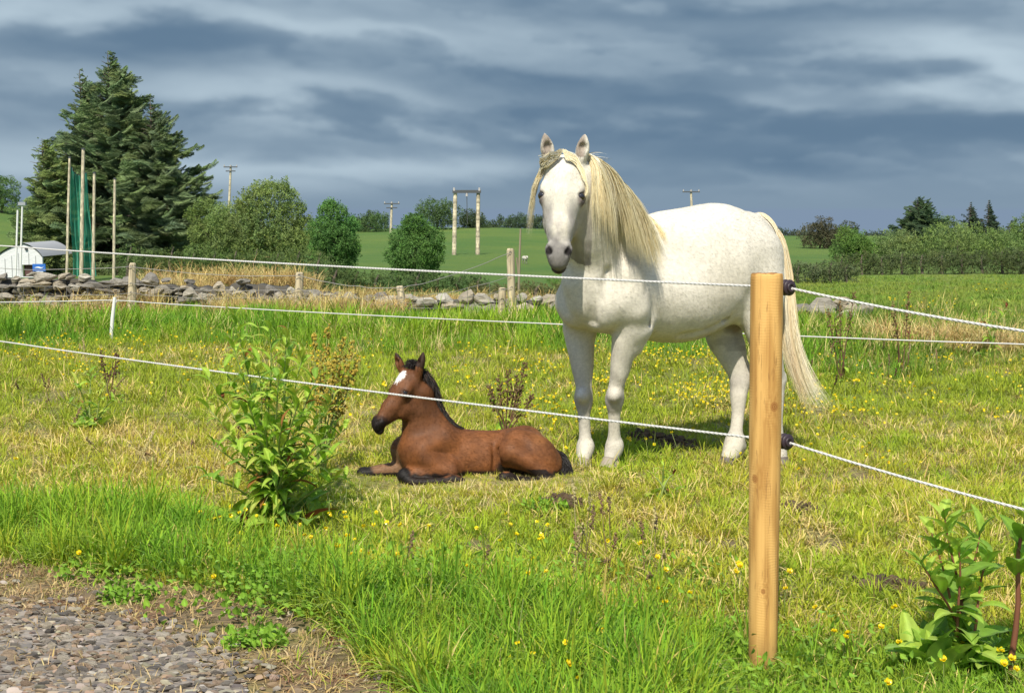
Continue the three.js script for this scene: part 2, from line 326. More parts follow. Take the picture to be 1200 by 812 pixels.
// short coat hair laid over the skin along `flow`
function coatHair(geo, count, len, width, flow, lift, keep) {
  const p = geo.attributes.position.array, n = geo.attributes.normal.array, c = geo.attributes.color.array, ix = geo.index.array, tris = ix.length / 3, acc = new Float32Array(tris), a = V(0, 0, 0), b = V(0, 0, 0), d = V(0, 0, 0), N = V(0, 0, 0), t = V(0, 0, 0); let sum = 0;
  for (let i = 0; i < tris; i++) { a.fromArray(p, ix[i * 3] * 3); b.fromArray(p, ix[i * 3 + 1] * 3).sub(a); d.fromArray(p, ix[i * 3 + 2] * 3).sub(a); sum += b.cross(d).length(); acc[i] = sum; }
  const pos = [], nor = [], col = [], idx = [];
  for (let h = 0; h < count; h++) {
    const r = R() * sum; let lo = 0, hi = tris - 1; while (lo < hi) { const m = (lo + hi) >> 1; if (acc[m] < r) lo = m + 1; else hi = m; }
    const v = ix[lo * 3] * 3; a.fromArray(p, v); N.fromArray(n, v); a.addScaledVector(d.set(rr(-1, 1), rr(-1, 1), rr(-1, 1)), 0.002); if (keep && !keep(a)) continue;
    t.copy(flow(a)); t.x += rr(-0.35, 0.35); t.y += rr(-0.35, 0.35); t.z += rr(-0.35, 0.35); t.addScaledVector(N, -t.dot(N)).normalize(); b.copy(N).cross(t).multiplyScalar(width / 2);
    const L = len * rr(0.6, 1.3), k = pos.length / 3, f = rr(0.86, 1.16), q = (u, s, l) => { pos.push(a.x + t.x * L * u + b.x * s + N.x * l, a.y + t.y * L * u + b.y * s + N.y * l, a.z + t.z * L * u + b.z * s + N.z * l); nor.push(N.x + t.x * 0.25 * rr(-1, 1), N.y + t.y * 0.25 * rr(-1, 1), N.z + t.z * 0.25 * rr(-1, 1)); col.push(c[v] * f, c[v + 1] * f, c[v + 2] * f); };
    q(0, -1, -0.0005); q(0, 1, -0.0005); q(0.55, -0.7, lift * 0.7); q(0.55, 0.7, lift * 0.7); q(1, 0, lift); idx.push(k, k + 2, k + 1, k + 1, k + 2, k + 3, k + 2, k + 4, k + 3);
  }
  const g = new THREE.BufferGeometry(); g.setAttribute('position', new THREE.Float32BufferAttribute(pos, 3)); g.setAttribute('normal', new THREE.Float32BufferAttribute(nor, 3)); g.setAttribute('color', new THREE.Float32BufferAttribute(col, 3)); g.setIndex(idx); return g;
}
function hoofGeo(top, bottom, rt, rb) { return limb([top, top.clone().lerp(bottom, 0.15), top.clone().lerp(bottom, 0.9), bottom], [rt * 0.96, rt, rb, rb * 0.94], 18); }
// ---------- the grey mare ----------
function makeMare() {
  const f = new Field(), A = (px, py, D) => at(px, py, D);
  const latRear = V(0.34, 0, 0.94), latFore = V(0.68, 0, 0.73);          // towards the mare's left
  // barrel
  f.chain([[A(728, 342, 7.0), 0.225], [A(762, 344, 7.12), 0.262], [A(798, 342, 7.22), 0.282], [A(838, 325, 7.36), 0.275], [A(862, 316, 7.45), 0.22]], 0.14);
  f.chain([[A(748, 293, 7.1), 0.15], [A(770, 289, 7.16), 0.185], [A(804, 290, 7.26), 0.222], [A(842, 291, 7.4), 0.256], [A(866, 300, 7.5), 0.225]], 0.14);
  // hindquarters
  f.chain([[A(876, 304, 7.42), 0.18], [A(889, 345, 7.36), 0.135]], 0.1);
  f.chain([[A(858, 306, 7.64), 0.18], [A(864, 345, 7.6), 0.15]], 0.1);
  f.cone(A(880, 272, 7.55), 0.10, A(892, 268, 7.58), 0.065, 0.1);
  f.cone(A(890, 260, 7.58), 0.042, A(904, 272, 7.6), 0.032, 0.05);      // dock
  // left hind leg
  f.chain([[A(886, 340, 7.34), 0.145], [A(892, 380, 7.27), 0.105], [A(901, 415, 7.28), 0.08], [A(909, 444, 7.33), 0.056]], 0.08, undefined, 24);
  f.chain([[A(910, 446, 7.34), 0.052], [A(909, 462, 7.32), 0.05], [A(910, 490, 7.3), 0.036], [A(911, 512, 7.28), 0.037], [A(912, 522, 7.27), 0.046], [A(915, 537, 7.24), 0.038]], 0.03);
  f.ball(A(914, 440, 7.36), 0.026, 0.04);
  // right hind leg
  f.chain([[A(852, 350, 7.56), 0.15], [A(848, 388, 7.5), 0.112], [A(857, 412, 7.46), 0.09], [A(864, 432, 7.44), 0.066], [A(868, 447, 7.42), 0.054]], 0.07);
  f.chain([[A(869, 444, 7.43), 0.05], [A(866, 460, 7.4), 0.05], [A(865, 486, 7.36), 0.037], [A(863, 506, 7.32), 0.04], [A(861, 519, 7.3), 0.060], [A(854, 536, 7.26), 0.045]], 0.03);
  f.cone(A(876, 441, 7.44), 0.024, A(874, 428, 7.45), 0.018, 0.04);
  f.cone(A(868, 524, 7.32), 0.034, A(867, 534, 7.32), 0.02, 0.03);       // feather
  // udder
  f.ball(A(862, 371, 7.42), 0.06, 0.04);
  // chest and shoulders
  f.chain([[A(708, 332, 6.94), 0.195], [A(700, 350, 6.9), 0.165]], 0.12);
  f.cone(A(752, 290, 7.02), 0.075, A(725, 350, 6.8), 0.105, 0.09, [latFore, 1.15]);
  f.cone(A(722, 296, 7.16), 0.075, A(674, 350, 7.02), 0.1, 0.09, [latFore, 1.1]);
  f.ball(A(677, 366, 6.92), 0.08, 0.05); f.ball(A(706, 369, 6.8), 0.082, 0.05);
  f.cone(A(728, 352, 6.8), 0.095, A(746, 384, 6.86), 0.082, 0.06); f.cone(A(748, 376, 6.88), 0.07, A(742, 404, 6.88), 0.058, 0.05);
  f.cone(A(672, 356, 7.02), 0.09, A(682, 384, 7.1), 0.085, 0.06);
  // left foreleg
  f.chain([[A(736, 386, 6.85), 0.082], [A(732, 402, 6.86), 0.07], [A(727, 430, 6.89), 0.056], [A(722.5, 452, 6.91), 0.043], [A(720.5, 466, 6.92), 0.053], [A(720, 474, 6.93), 0.046], [A(720, 484, 6.94), 0.034], [A(720, 502, 6.95), 0.030], [A(720, 515, 6.96), 0.036], [A(720, 524, 6.96), 0.050], [A(716.5, 536, 6.93), 0.038]], 0.035);
  f.ball(A(720, 464, 6.87), 0.034, 0.03); f.cone(A(722, 528, 7.0), 0.03, A(722, 538, 7.0), 0.018, 0.03);
  // right foreleg
  f.chain([[A(679, 386, 7.1), 0.09], [A(680, 402, 7.09), 0.08], [A(682.5, 430, 7.07), 0.062], [A(684, 453, 7.05), 0.045], [A(684, 466, 7.04), 0.053], [A(684.5, 474, 7.04), 0.046], [A(684.5, 484, 7.04), 0.035], [A(685, 502, 7.05), 0.031], [A(685.5, 515, 7.05), 0.037], [A(686, 524, 7.05), 0.052], [A(684, 536, 7.02), 0.040]], 0.035);
  f.ball(A(683, 464, 6.99), 0.034, 0.03); f.cone(A(688, 528, 7.1), 0.03, A(688, 538, 7.1), 0.018, 0.03);
  // neck
  f.chain([[A(728, 285, 7.0), 0.17], [A(703, 243, 6.78), 0.135], [A(678, 206, 6.58), 0.098]], 0.1, [V(0.83, 0, 0.56), 1.2], 24);
  f.chain([[A(697, 318, 6.88), 0.165], [A(685, 272, 6.7), 0.125], [A(672, 232, 6.56), 0.085]], 0.1, undefined, 24);
  f.cone(A(735, 258, 6.98), 0.06, A(690, 200, 6.62), 0.045, 0.08);       // crest
  f.cone(A(684, 330, 6.78), 0.09, A(692, 352, 6.8), 0.09, 0.08);
  // creases of elbow, flank and girth
  f.cone(A(757, 380, 6.84), 0.012, A(752, 345, 6.76), 0.006, 0.05, undefined, true);
  f.cone(A(694, 378, 6.74), 0.014, A(692, 350, 6.66), 0.006, 0.05, undefined, true);
  f.cone(A(848, 372, 7.16), 0.012, A(872, 330, 7.16), 0.004, 0.06, undefined, true);
  // muscle: groove behind the shoulder blade, triceps, ribs, loin and thigh
  f.cone(A(770, 290, 6.86), 0.006, A(756, 345, 6.74), 0.006, 0.07, undefined, true);
  f.cone(A(735, 322, 6.77), 0.05, A(748, 362, 6.78), 0.045, 0.08);
  f.cone(A(712, 318, 6.71), 0.008, A(708, 352, 6.66), 0.006, 0.05, undefined, true);
  f.cone(A(862, 290, 7.2), 0.03, A(868, 330, 7.16), 0.03, 0.06);
  f.cone(A(852, 268, 7.24), 0.045, A(862, 274, 7.26), 0.04, 0.08);
  f.cone(A(800, 396, 7.02), 0.01, A(846, 380, 7.12), 0.008, 0.05, undefined, true);
  const poll = A(660, 183, 6.48), lips = A(653.5, 313, 6.3);
  const H = frameOf(poll, lips, V(-0.07, 0.3, 1));
  headShape(f, H);
  f.cone(H.P(0, 0.05, -0.12), 0.085 * H.s, A(682, 210, 6.62), 0.1, 0.06);
  f.cone(H.P(0, 0.22, -0.2), 0.06 * H.s, A(682, 240, 6.66), 0.1, 0.06);
  earShape(f, A(645, 190, 6.49), A(638, 156, 6.47), V(0.1, 0.1, 1), 0.066);
  earShape(f, A(680, 190, 6.5), A(686, 157, 6.48), V(-0.12, 0.1, 1), 0.066);
  const white = [0.71, 0.67, 0.58], pink = [0.27, 0.215, 0.175], slate = [0.15, 0.14, 0.135];
  const kneeL = A(720, 470, 6.92), kneeR = A(684, 470, 7.04), hockR = A(866, 446, 7.42), udder = A(862, 374, 7.4);
  const g = meshField(f, V(0.1, -0.05, -7.95), V(1.62, 1.9, -6.0), 0.0062, (p, n) => {
    let c = mix3(white, [0.60, 0.55, 0.445], clamp(0.35 + 0.8 * fbm(p.x * 1.6, p.y * 1.6, p.z * 1.6, 2), 0, 1));
    c = mix3(c, [0.47, 0.435, 0.38], 0.0 * sstep(fbm(p.x * 6 + 5, p.y * 6, p.z * 6, 3), 0.12, 0.5));
    c = mix3(c, [0.44, 0.40, 0.34], 0.14 * sstep(noise(p.x * 42, p.y * 22, p.z * 42), 0.45, 0.9));
    c = mix3(c, [0.44, 0.405, 0.345], (1 - sstep(p.y, 0.42, 0.78)) * (0.42 + 0.4 * noise(p.x * 9, p.y * 6 + 3, p.z * 9)));   // dusty, greyer lower legs
    for (const k of [kneeL, kneeR, hockR]) c = mix3(c, [0.30, 0.27, 0.25], 0.6 * (1 - sstep(p.distanceTo(k), 0.03, 0.1)));
    c = mix3(c, [0.16, 0.10, 0.09], 0.9 * (1 - sstep(p.distanceTo(udder), 0.05, 0.11)));
    c = mix3(c, [0.36, 0.33, 0.28], 0.55 * (1 - sstep(p.y, 0.72, 0.86)) * sstep(p.x, 0.85, 1.2) * sstep(noise(p.x * 7, p.y * 14, p.z * 7), -0.4, 0.5) * (p.y > 0.6 ? 1 : 0));
    c = mix3(c, [0.52, 0.46, 0.36], 0.06 * sstep(noise(p.x * 3.3 + 2, p.y * 4, p.z * 3), 0.15, 0.7) * sstep(p.y, 0.9, 1.2));
    const fl = 0.96 + 0.07 * noise(p.x * 26, p.y * 60, p.z * 26) + 0.1 * noise(p.x * 70, p.y * 130, p.z * 70); c = [c[0] * fl, c[1] * fl, c[2] * fl];
    const [u, v, w] = H.local(p), au = Math.abs(u);
    if (v < 0.66 && v > -0.35 && au < 0.16 && w > -0.36) {
      const mz = sstep(v + 0.10 * Math.max(0, -w - 0.05) + 0.03 * noise(u * 18, v * 18, 1), 0.37, 0.475);
      c = mix3(c, slate, 0.88 * mz);
      c = mix3(c, [0.075, 0.055, 0.045], 0.85 * sstep(v, 0.52, 0.56) * (1 - sstep(w, -0.09, -0.06)));
      c = mix3(c, [0.36, 0.34, 0.325], 0.65 * sstep(au, 0.03, 0.055) * sstep(v, 0.2, 0.28) * (1 - sstep(v, 0.4, 0.5)));
      const ev = Math.hypot((au - 0.099) / 1.0, (v - 0.2) / 1.3, (w + 0.055) / 1.0);
      c = mix3(c, [0.10, 0.075, 0.07], 0.9 * (1 - sstep(ev, 0.025, 0.046)));
      c = mix3(c, [0.40, 0.36, 0.34], 0.45 * sstep(v, 0.2, 0.27) * (1 - sstep(v, 0.38, 0.46)) * sstep(noise(u * 22, v * 9, 4), -0.1, 0.6));
      for (const q of [-1, 1]) { const nd = Math.hypot(u - q * 0.048, v - 0.494, w + 0.022); c = mix3(c, [0.02, 0.017, 0.017], 1 - sstep(nd, 0.016, 0.03)); }
      if (v > 0.53 && Math.abs(w + 0.087) < 0.006) c = mix3(c, [0.05, 0.04, 0.04], 0.8);
      if (v < 0.0 && v > -0.16 && w > -0.12) {                             // inside of the ears
        const q = Math.sign(u), inner = n.dot(H.w) > 0.35 ? 1 : 0, e = Math.hypot((u - q * 0.085) / 1.2, 0);
        if (inner && e < 0.03) c = mix3(c, pink, 0.85 * (1 - sstep(e, 0.012, 0.03)) + 0.15 * noise(p.x * 90, p.y * 30, p.z * 90));
      }
    }
    return c;
  }, (x, y, z) => 0.003 * noise(x * 4, y * 4, z * 4) + 0.001 * noise(x * 11, y * 11, z * 11));
  const base = V(0.95, G(0.95, -7.1), -7.1);
  const t = thing('horse', 'white mare with a blond mane standing behind the foal, facing the camera', 'horse', base);
  const P = (name, geo, mat) => part(name, shifted(geo, base), mat, t);
  const coat = new THREE.MeshPhysicalMaterial({ vertexColors: true, roughness: 0.85, specularIntensity: 0.4, sheen: 0.25, sheenRoughness: 0.5, sheenColor: rgb(0.9, 0.88, 0.8) });
  P('coat_hair', coatHair(g, 95000, 0.012, 0.0017, (p) => (p.y < 0.75 ? V(0.1, -1, 0) : p.x < 0.42 && p.y > 1.15 ? V(-0.05, -1, 0.1) : V(0.75, -0.55, -0.25)), 0.0008), coat).userData.kind = 'stuff';
  P('body', g, coat);
  // eyes
  const eyeM = new THREE.MeshPhysicalMaterial({ color: rgb(0.012, 0.007, 0.005), roughness: 0.08, clearcoat: 1, clearcoatRoughness: 0.03 });
  for (const q of [-1, 1]) { const e = new THREE.SphereGeometry(0.0245 * H.s, 20, 14); e.translate(...H.P(q * 0.0965, 0.196, -0.0525).toArray()); P('eye', e, eyeM); }
  // hooves
  const hm = std(0.30, 0.255, 0.2, 0.7), hd = std(0.12, 0.10, 0.085, 0.65);
  for (const [a, b, m] of [[A(716, 539, 6.93), A(712.5, 552, 6.9), hm], [A(684, 539, 7.02), A(681, 552, 6.99), hm], [A(854, 538, 7.26), A(850.5, 553, 7.22), hd], [A(915, 537, 7.24), A(917, 549, 7.22), hd]]) P('hoof', hoofGeo(a, b, 0.048, 0.062), m);
  // mane: strands leave the crest, lie over to the mare's left and hang down
  const push = (p, off) => { for (let k = 0; k < 4; k++) { const d = f.at(p.x, p.y, p.z); if (d >= off) break; p.addScaledVector(f.normal(p), off - d + 0.001); } return p; };
  const strands = [], tones = [];
  const blond = [[0.89, 0.79, 0.51], [0.92, 0.84, 0.61], [0.83, 0.69, 0.39], [0.90, 0.87, 0.74], [0.88, 0.78, 0.51]];
  const wave = (s, q, a) => a * noise(s * 0.7, q * 2.2, 3.3);
  const crest = new THREE.CatmullRomCurve3([A(676, 182, 6.56), A(685, 187, 6.6), A(696, 196, 6.64), A(710, 211, 6.73), A(725, 229, 6.84), A(738, 242, 6.95), A(750, 250, 7.03)]);
  const locks = 92;
  for (let l = 0; l < locks; l++) {
    const lt = (l + R()) / locks, lean = rr(-0.06, 0.06), len = lerp(0.5, 0.64, R()) * lerp(0.85, 1, sstep(lt, 0, 0.35)) * (lt < 0.5 ? 1 : lerp(1, 0.34, (lt - 0.5) * 2)) * (0.42 + 0.7 * R()), tone = blond[Math.floor(R() * 5)], out = rr(0.003, 0.014), dir = lerp(0.12, 0.62, sstep(lt, 0, 0.32)) + rr(-0.1, 0.16) + (lt > 0.7 ? 0.4 * R() : 0); if (lt > 0.62 && R() < 0.5) continue;
    for (let s = 0; s < 84; s++) {
      const tt = clamp(lt + rr(-0.022, 0.022), 0, 1), p = crest.getPoint(tt); p.x += rr(-0.008, 0.008); p.y += rr(-0.012, 0.004); p.z += rr(-0.01, 0.01);
      const pts = [p.clone()], n = 18, L = len * rr(0.7, 1.06), v = V(0.62 + lean, 0.1, 0.28), jit = V(rr(-0.1, 0.1), rr(-0.08, 0.08), rr(-0.1, 0.1)), off = out * rr(0.4, 1.2), home = crest.getPoint(lt);
      const q = p.clone(), dx = (home.x - p.x) * 1.2;
      for (let i = 1; i < n; i++) {
        const k = i / n; v.y -= 0.21; v.x += (dir - v.x) * 0.2 + wave(l * 0.9 + s * 0.01, k, 0.1); v.z += (0.03 - v.z) * 0.24;
        const d = v.clone().addScaledVector(jit, 0.3 + 0.7 * k).normalize(); d.x += dx * k * 1.5; q.addScaledVector(d, L / n);
        push(q, off * (0.35 + 0.65 * Math.min(1, k * 3)) + 0.002); pts.push(q.clone());
      }
      strands.push(pts); tones.push(mix3(tone, blond[Math.floor(R() * 5)], 0.3 * R()));
    }
  }
  // wisps that stand off the crest
  for (let s = 0; s < 9; s++) { const p = crest.getPoint(R()), pts = [p.clone()], v = V(rr(0, 0.9), rr(0.4, 1), rr(-0.3, 0.5)), c = V(rr(0.1, 0.5), -0.28, rr(-0.1, 0.2)); for (let i = 1; i < 9; i++) { v.add(c.clone().multiplyScalar(0.5)); p.addScaledVector(v.clone().normalize(), rr(0.012, 0.02)); pts.push(push(p.clone(), 0.003)); } strands.push(pts); tones.push([0.85, 0.8, 0.66]); }
  const hairM = new THREE.MeshPhysicalMaterial({ vertexColors: true, roughness: 0.55, side: THREE.DoubleSide, transmission: 0.15, thickness: 0, specularIntensity: 0.5 });
  P('mane', hair(strands, 0.0028, (s) => tones[s], (q) => f.normal(q[Math.floor(q.length * 0.4)])), hairM);
  // forelock: two curtains that part on the forehead
  const fs = [], ft = [];
  for (let s = 0; s < 1400; s++) {
    const left = R() < 0.45, sg = left ? -1 : 1, q0 = R(), end = rr(0.55, 1), j = rr(-1, 1), out = rr(0.003, left ? 0.012 : 0.022);
    // over the brow, down outside the eye, then loose beside the cheek
    const path = left ? [[-0.002 - 0.02 * q0, -0.03 + 0.05 * q0, 0.012], [-0.058, -0.002 + 0.03 * q0, 0.0], [-0.092, 0.06 + 0.025 * q0, -0.04], [-0.104, 0.14, -0.07 + 0.015 * j], [-0.107, 0.21 + 0.01 * j, -0.075 + 0.015 * j]]
      : [[0.01 + 0.02 * q0, -0.03 + 0.05 * q0, 0.012], [0.064, -0.005 + 0.03 * q0, -0.005], [0.112, 0.06 + 0.025 * q0, -0.06], [0.142, 0.15, -0.08 + 0.02 * j], [0.152, 0.24 + 0.01 * j, -0.1 + 0.02 * j], [0.16 + 0.02 * j, 0.40, -0.15]];
    const c = new THREE.CatmullRomCurve3(path.map((a, i) => H.P(a[0] + 0.010 * rr(-1, 1) + 0.002 * i * rr(-1, 1), a[1] + 0.006 * rr(-1, 1), a[2])));
    const pts = []; for (let i = 0; i < 16; i++) pts.push(push(c.getPoint(end * i / 15), out)); fs.push(pts); ft.push(mix3(blond[Math.floor(R() * 5)], blond[1], 0.3));
  }
  P('forelock', hair(fs, 0.0028, (s) => ft[s], (q) => f.normal(q[Math.floor(q.length * 0.5)])), hairM);
  // tail
  const ts = [], tt = [];
  const tl = [[A(893, 257, 7.57), A(915, 270, 7.55), A(927, 310, 7.52), A(930, 360, 7.52), A(934, 410, 7.5), A(947, 455, 7.48), A(966, 491, 7.45)], [A(891, 259, 7.54), A(905, 276, 7.52), A(913, 316, 7.5), A(915, 365, 7.48), A(920, 405, 7.46), A(933, 452, 7.45), A(953, 489, 7.44)], [A(893, 257, 7.6), A(911, 280, 7.6), A(920, 326, 7.58), A(922, 375, 7.55), A(926, 412, 7.52), A(939, 448, 7.48), A(946, 482, 7.46)]].map((l) => new THREE.CatmullRomCurve3(l));
  const tails = [[0.83, 0.74, 0.52], [0.76, 0.64, 0.42], [0.86, 0.79, 0.61], [0.68, 0.54, 0.34], [0.88, 0.84, 0.70]];
  for (let l = 0; l < 60; l++) {
    const w = [R() + 0.15, R() + 0.1, R()], sum = w[0] + w[1] + w[2], tone = tails[Math.floor(R() * 5)], lo = V(rr(-0.03, 0.03), rr(-0.015, 0.01), rr(-0.03, 0.05)), fl = V(rr(-0.05, 0.09), rr(-0.02, 0.03), rr(-0.05, 0.05)), lock = rr(0.68, 1);
    for (let s = 0; s < 66; s++) {
      const pts = [], end = lock * rr(0.82, 1.02), j = V(rr(-0.013, 0.013), rr(-0.01, 0.01), rr(-0.018, 0.018)), st = R() < 0.2 ? rr(0, 0.3) : 0;
      for (let i = 0; i < 18; i++) {
        const k = Math.min(1, st + (end - st) * i / 17), p = V(0, 0, 0); tl.forEach((c, q) => p.addScaledVector(c.getPoint(k), w[q] / sum));
        p.addScaledVector(lo, 0.4 + k).addScaledVector(j, 0.4 + 1.5 * k * k).addScaledVector(fl, k * k * k); p.x += wave(l * 1.7 + s * 0.03, k * 1.4, 0.012) * k; pts.push(k < 0.3 ? push(p, 0.004) : p);
      }
      ts.push(pts); tt.push(k0(tone, tails, l));
    }
  }
  function k0(tone, set) { return mix3(tone, set[Math.floor(R() * 5)], 0.3 * R()); }
  P('tail', hair(ts, 0.0036, (s) => tt[s], (q) => V(rr(-0.1, 0.6), rr(0, 0.4), 1).normalize()), hairM);
  return t;
}
makeMare();
// ---------- the bay foal ----------
function makeFoal() {
  const f = new Field(), A = (px, py, D) => at(px, py, D), near = V(0.1, 0, 0.99);
  // trunk
  f.chain([[A(494, 533, 6.66), 0.105], [A(524, 537, 6.69), 0.128], [A(560, 540, 6.71), 0.13], [A(592, 539, 6.74), 0.12], [A(615, 536, 6.77), 0.125]], 0.09);
  f.chain([[A(536, 520, 6.7), 0.075], [A(565, 522, 6.72), 0.07], [A(590, 521, 6.75), 0.075], [A(614, 519, 6.77), 0.09]], 0.08);
  // haunch
  f.chain([[A(606, 527, 6.68), 0.095], [A(628, 534, 6.66), 0.106], [A(640, 546, 6.65), 0.082]], 0.05);
  f.chain([[A(612, 528, 6.65), 0.085], [A(596, 531, 6.6), 0.06]], 0.05);
  f.chain([[A(600, 530, 6.585), 0.058], [A(620, 542, 6.57), 0.05], [A(638, 556, 6.56), 0.038], [A(648, 565, 6.56), 0.03]], 0.03);
  f.chain([[A(648, 566, 6.555), 0.029], [A(636, 566, 6.52), 0.027], [A(608, 563, 6.48), 0.024], [A(593, 560, 6.46), 0.034], [A(586, 565, 6.455), 0.029]], 0.015);
  f.cone(A(632, 545, 6.8), 0.09, A(640, 556, 6.78), 0.06, 0.04);
  // shoulder and forelegs
  f.chain([[A(520, 515, 6.62), 0.06], [A(496, 530, 6.58), 0.078], [A(520, 552, 6.57), 0.062]], 0.05, undefined, 20);
  f.chain([[A(528, 553, 6.56), 0.058], [A(504, 555, 6.545), 0.048], [A(483, 557, 6.53), 0.036], [A(474, 557, 6.525), 0.038]], 0.025);
  f.chain([[A(474, 558, 6.515), 0.034], [A(484, 565, 6.49), 0.026], [A(515, 565, 6.475), 0.024], [A(531, 563, 6.475), 0.032], [A(540, 565, 6.475), 0.026]], 0.012);
  f.chain([[A(480, 520, 6.74), 0.062], [A(470, 528, 6.71), 0.058], [A(478, 548, 6.71), 0.05]], 0.04);
  f.chain([[A(482, 550, 6.71), 0.05], [A(455, 552, 6.68), 0.042], [A(436, 554, 6.66), 0.034], [A(426, 555, 6.655), 0.036]], 0.025);
  f.chain([[A(424, 558, 6.65), 0.032], [A(434, 566, 6.63), 0.022], [A(462, 567, 6.61), 0.021], [A(478, 567, 6.6), 0.028]], 0.012);
  f.cone(A(484, 527, 6.62), 0.075, A(492, 545, 6.62), 0.07, 0.05);
  // neck
  f.chain([[A(512, 515, 6.68), 0.105], [A(498, 486, 6.66), 0.083], [A(491, 460, 6.64), 0.06]], 0.06, [near, 1.2]);
  f.chain([[A(490, 516, 6.66), 0.085], [A(485, 490, 6.64), 0.06], [A(483, 470, 6.63), 0.045]], 0.05);
  const poll = A(479, 430, 6.62), lips = A(432, 499, 6.475), H = frameOf(poll, lips, V(-0.78, 0.4, 0.62));
   headShape(f, H, true);
  f.cone(H.P(0, 0.08, -0.11), 0.075 * H.s, A(493, 458, 6.64), 0.06, 0.04);
  f.cone(H.P(0, 0.24, -0.19), 0.06 * H.s, A(489, 476, 6.64), 0.055, 0.04);
  const e1 = [A(470, 435, 6.645), A(464, 413, 6.65)], e2 = [A(488, 440, 6.585), A(497, 413, 6.575)];
  earShape(f, ...e1, V(-0.7, 0.1, 0.7), 0.047); earShape(f, ...e2, V(-0.75, 0.1, 0.5), 0.05);
  // hip, point of buttock, stifle fold
  f.ball(A(604, 513, 6.66), 0.035, 0.05); f.cone(A(647, 540, 6.68), 0.04, A(645, 550, 6.66), 0.035, 0.04);
  f.cone(A(586, 528, 6.6), 0.01, A(582, 552, 6.58), 0.016, 0.03, undefined, true); f.cone(A(592, 556, 6.55), 0.022, A(618, 558, 6.54), 0.012, 0.025, undefined, true);
  // creases
  f.cone(A(541, 562, 6.53), 0.006, A(539, 535, 6.54), 0.003, 0.03, undefined, true);
  f.cone(A(580, 555, 6.6), 0.008, A(578, 522, 6.62), 0.003, 0.03, undefined, true);
  const bay = [0.205, 0.074, 0.023], dark = [0.012, 0.010, 0.0095], tan = [0.33, 0.15, 0.06];
  const star = H.P(0.005, 0.115, 0.02);
  const g = meshField(f, V(-0.9, -0.04, -7.05), V(0.42, 0.72, -6.3), 0.0046, (p, n) => {
    let c = mix3(bay, [0.12, 0.046, 0.018], clamp(0.4 + 0.9 * fbm(p.x * 8, p.y * 8, p.z * 8), 0, 1));
    c = mix3(c, tan, 0.16 * sstep(noise(p.x * 110, p.y * 30, p.z * 110), 0.2, 0.9) * sstep(p.x, -0.5, 0));
    c = mix3(c, [0.29, 0.125, 0.045], 0.6 * sstep(p.x, -0.05, 0.1) * sstep(noise(p.x * 5, p.y * 5, 2), -0.4, 0.5));
    c = mix3(c, [0.085, 0.038, 0.02], 0.62 * sstep(p.y, 0.2, 0.3) * (1 - sstep(p.x, -0.3, -0.16)) * (0.75 + 0.4 * noise(p.x * 9, p.y * 9, p.z * 9))); if (p.z < -6.6 && p.x < -0.5 && p.y < 0.16) c = mix3(c, [0.22, 0.14, 0.08], 0.6);   // darker neck and withers
    const [u, v, w] = H.local(p);
    const s = (a, b, r) => 1 - sstep(Math.hypot(p.x - a.x, p.y - a.y, (p.z - a.z) * 0.8), r * 0.8, r * 1.15);
    // black points: knees, cannons, hock and feet; then the belly gap
    const legs = p.z > -6.62 && p.y < 0.075 || p.y < 0.04;
    let b = 0; if (p.y < 0.1) { b = Math.max(s(A(470, 558, 6.5), 0, 0.055), s(A(424, 558, 6.64), 0, 0.07)); }
    b = Math.max(b, legs ? 0.96 * (1 - sstep(p.y + 0.008 * noise(p.x * 20, 1, p.z * 20), 0.05, 0.068)) : 0);
    b = Math.max(b, 0.85 * s(A(586, 566, 6.5), 0, 0.06), 0.6 * s(A(645, 566, 6.56), 0, 0.05));
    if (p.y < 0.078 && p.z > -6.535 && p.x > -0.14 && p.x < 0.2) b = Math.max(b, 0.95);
    if (p.z < -6.6 && p.x > -0.12 && p.x < 0.12) b = Math.max(b, 0.97 * s(A(602, 553, 6.64), 0, 0.1));  // belly gap under the thigh blackened: painted shade plus black inner-leg hair
    if (p.y > 0.2 && v > -0.35 && w > -0.34) {
      if (p.distanceTo(lips) < 0.15) b = Math.max(b, 0.97 * sstep(v - 0.15 * w + 0.02 * noise(u * 20, v * 20, 3), 0.43, 0.52));
      const ev = Math.hypot(Math.abs(u) - 0.085, (v - 0.21), w + 0.055); b = Math.max(b, 0.85 * (1 - sstep(ev, 0.02, 0.06)));
      b = Math.max(b, v < -0.02 ? 0.82 : 0);
      const st = Math.hypot((u - 0.004) / 0.05, (v - 0.11) / 0.068) + 0.12 * noise(u * 40, v * 40, 8);
      if (w > -0.08) c = mix3(c, [0.82, 0.79, 0.74], 0.95 * (1 - sstep(st + 0.22 * noise(u * 120, v * 60, 2), 0.8, 1.05)));
      if (w > -0.08 && st < 1) b = 0;
    }
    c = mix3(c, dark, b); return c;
  }, (x, y, z) => 0.0018 * noise(x * 8, y * 8, z * 8) + 0.0005 * noise(x * 25, y * 25, z * 25));
  const base = V(-0.25, G(-0.25, -6.6), -6.6);
  const t = thing('foal', 'bay foal with a white star lying on the cropped grass in front of the mare', 'foal', base);
  const P = (name, geo, mat) => part(name, shifted(geo, base), mat, t);
  const coat = new THREE.MeshPhysicalMaterial({ vertexColors: true, roughness: 0.62, specularIntensity: 0.5, sheen: 0.2, sheenRoughness: 0.6, sheenColor: rgb(0.6, 0.35, 0.18) });
  P('coat_hair', coatHair(g, 42000, 0.012, 0.002, (p) => (p.y < 0.1 ? V(-0.8, -0.3, 0.1) : p.x < -0.36 ? V(0.1, -1, 0.1) : V(0.9, -0.45, 0)), 0.0016), coat).userData.kind = 'stuff';
  P('body', g, coat);
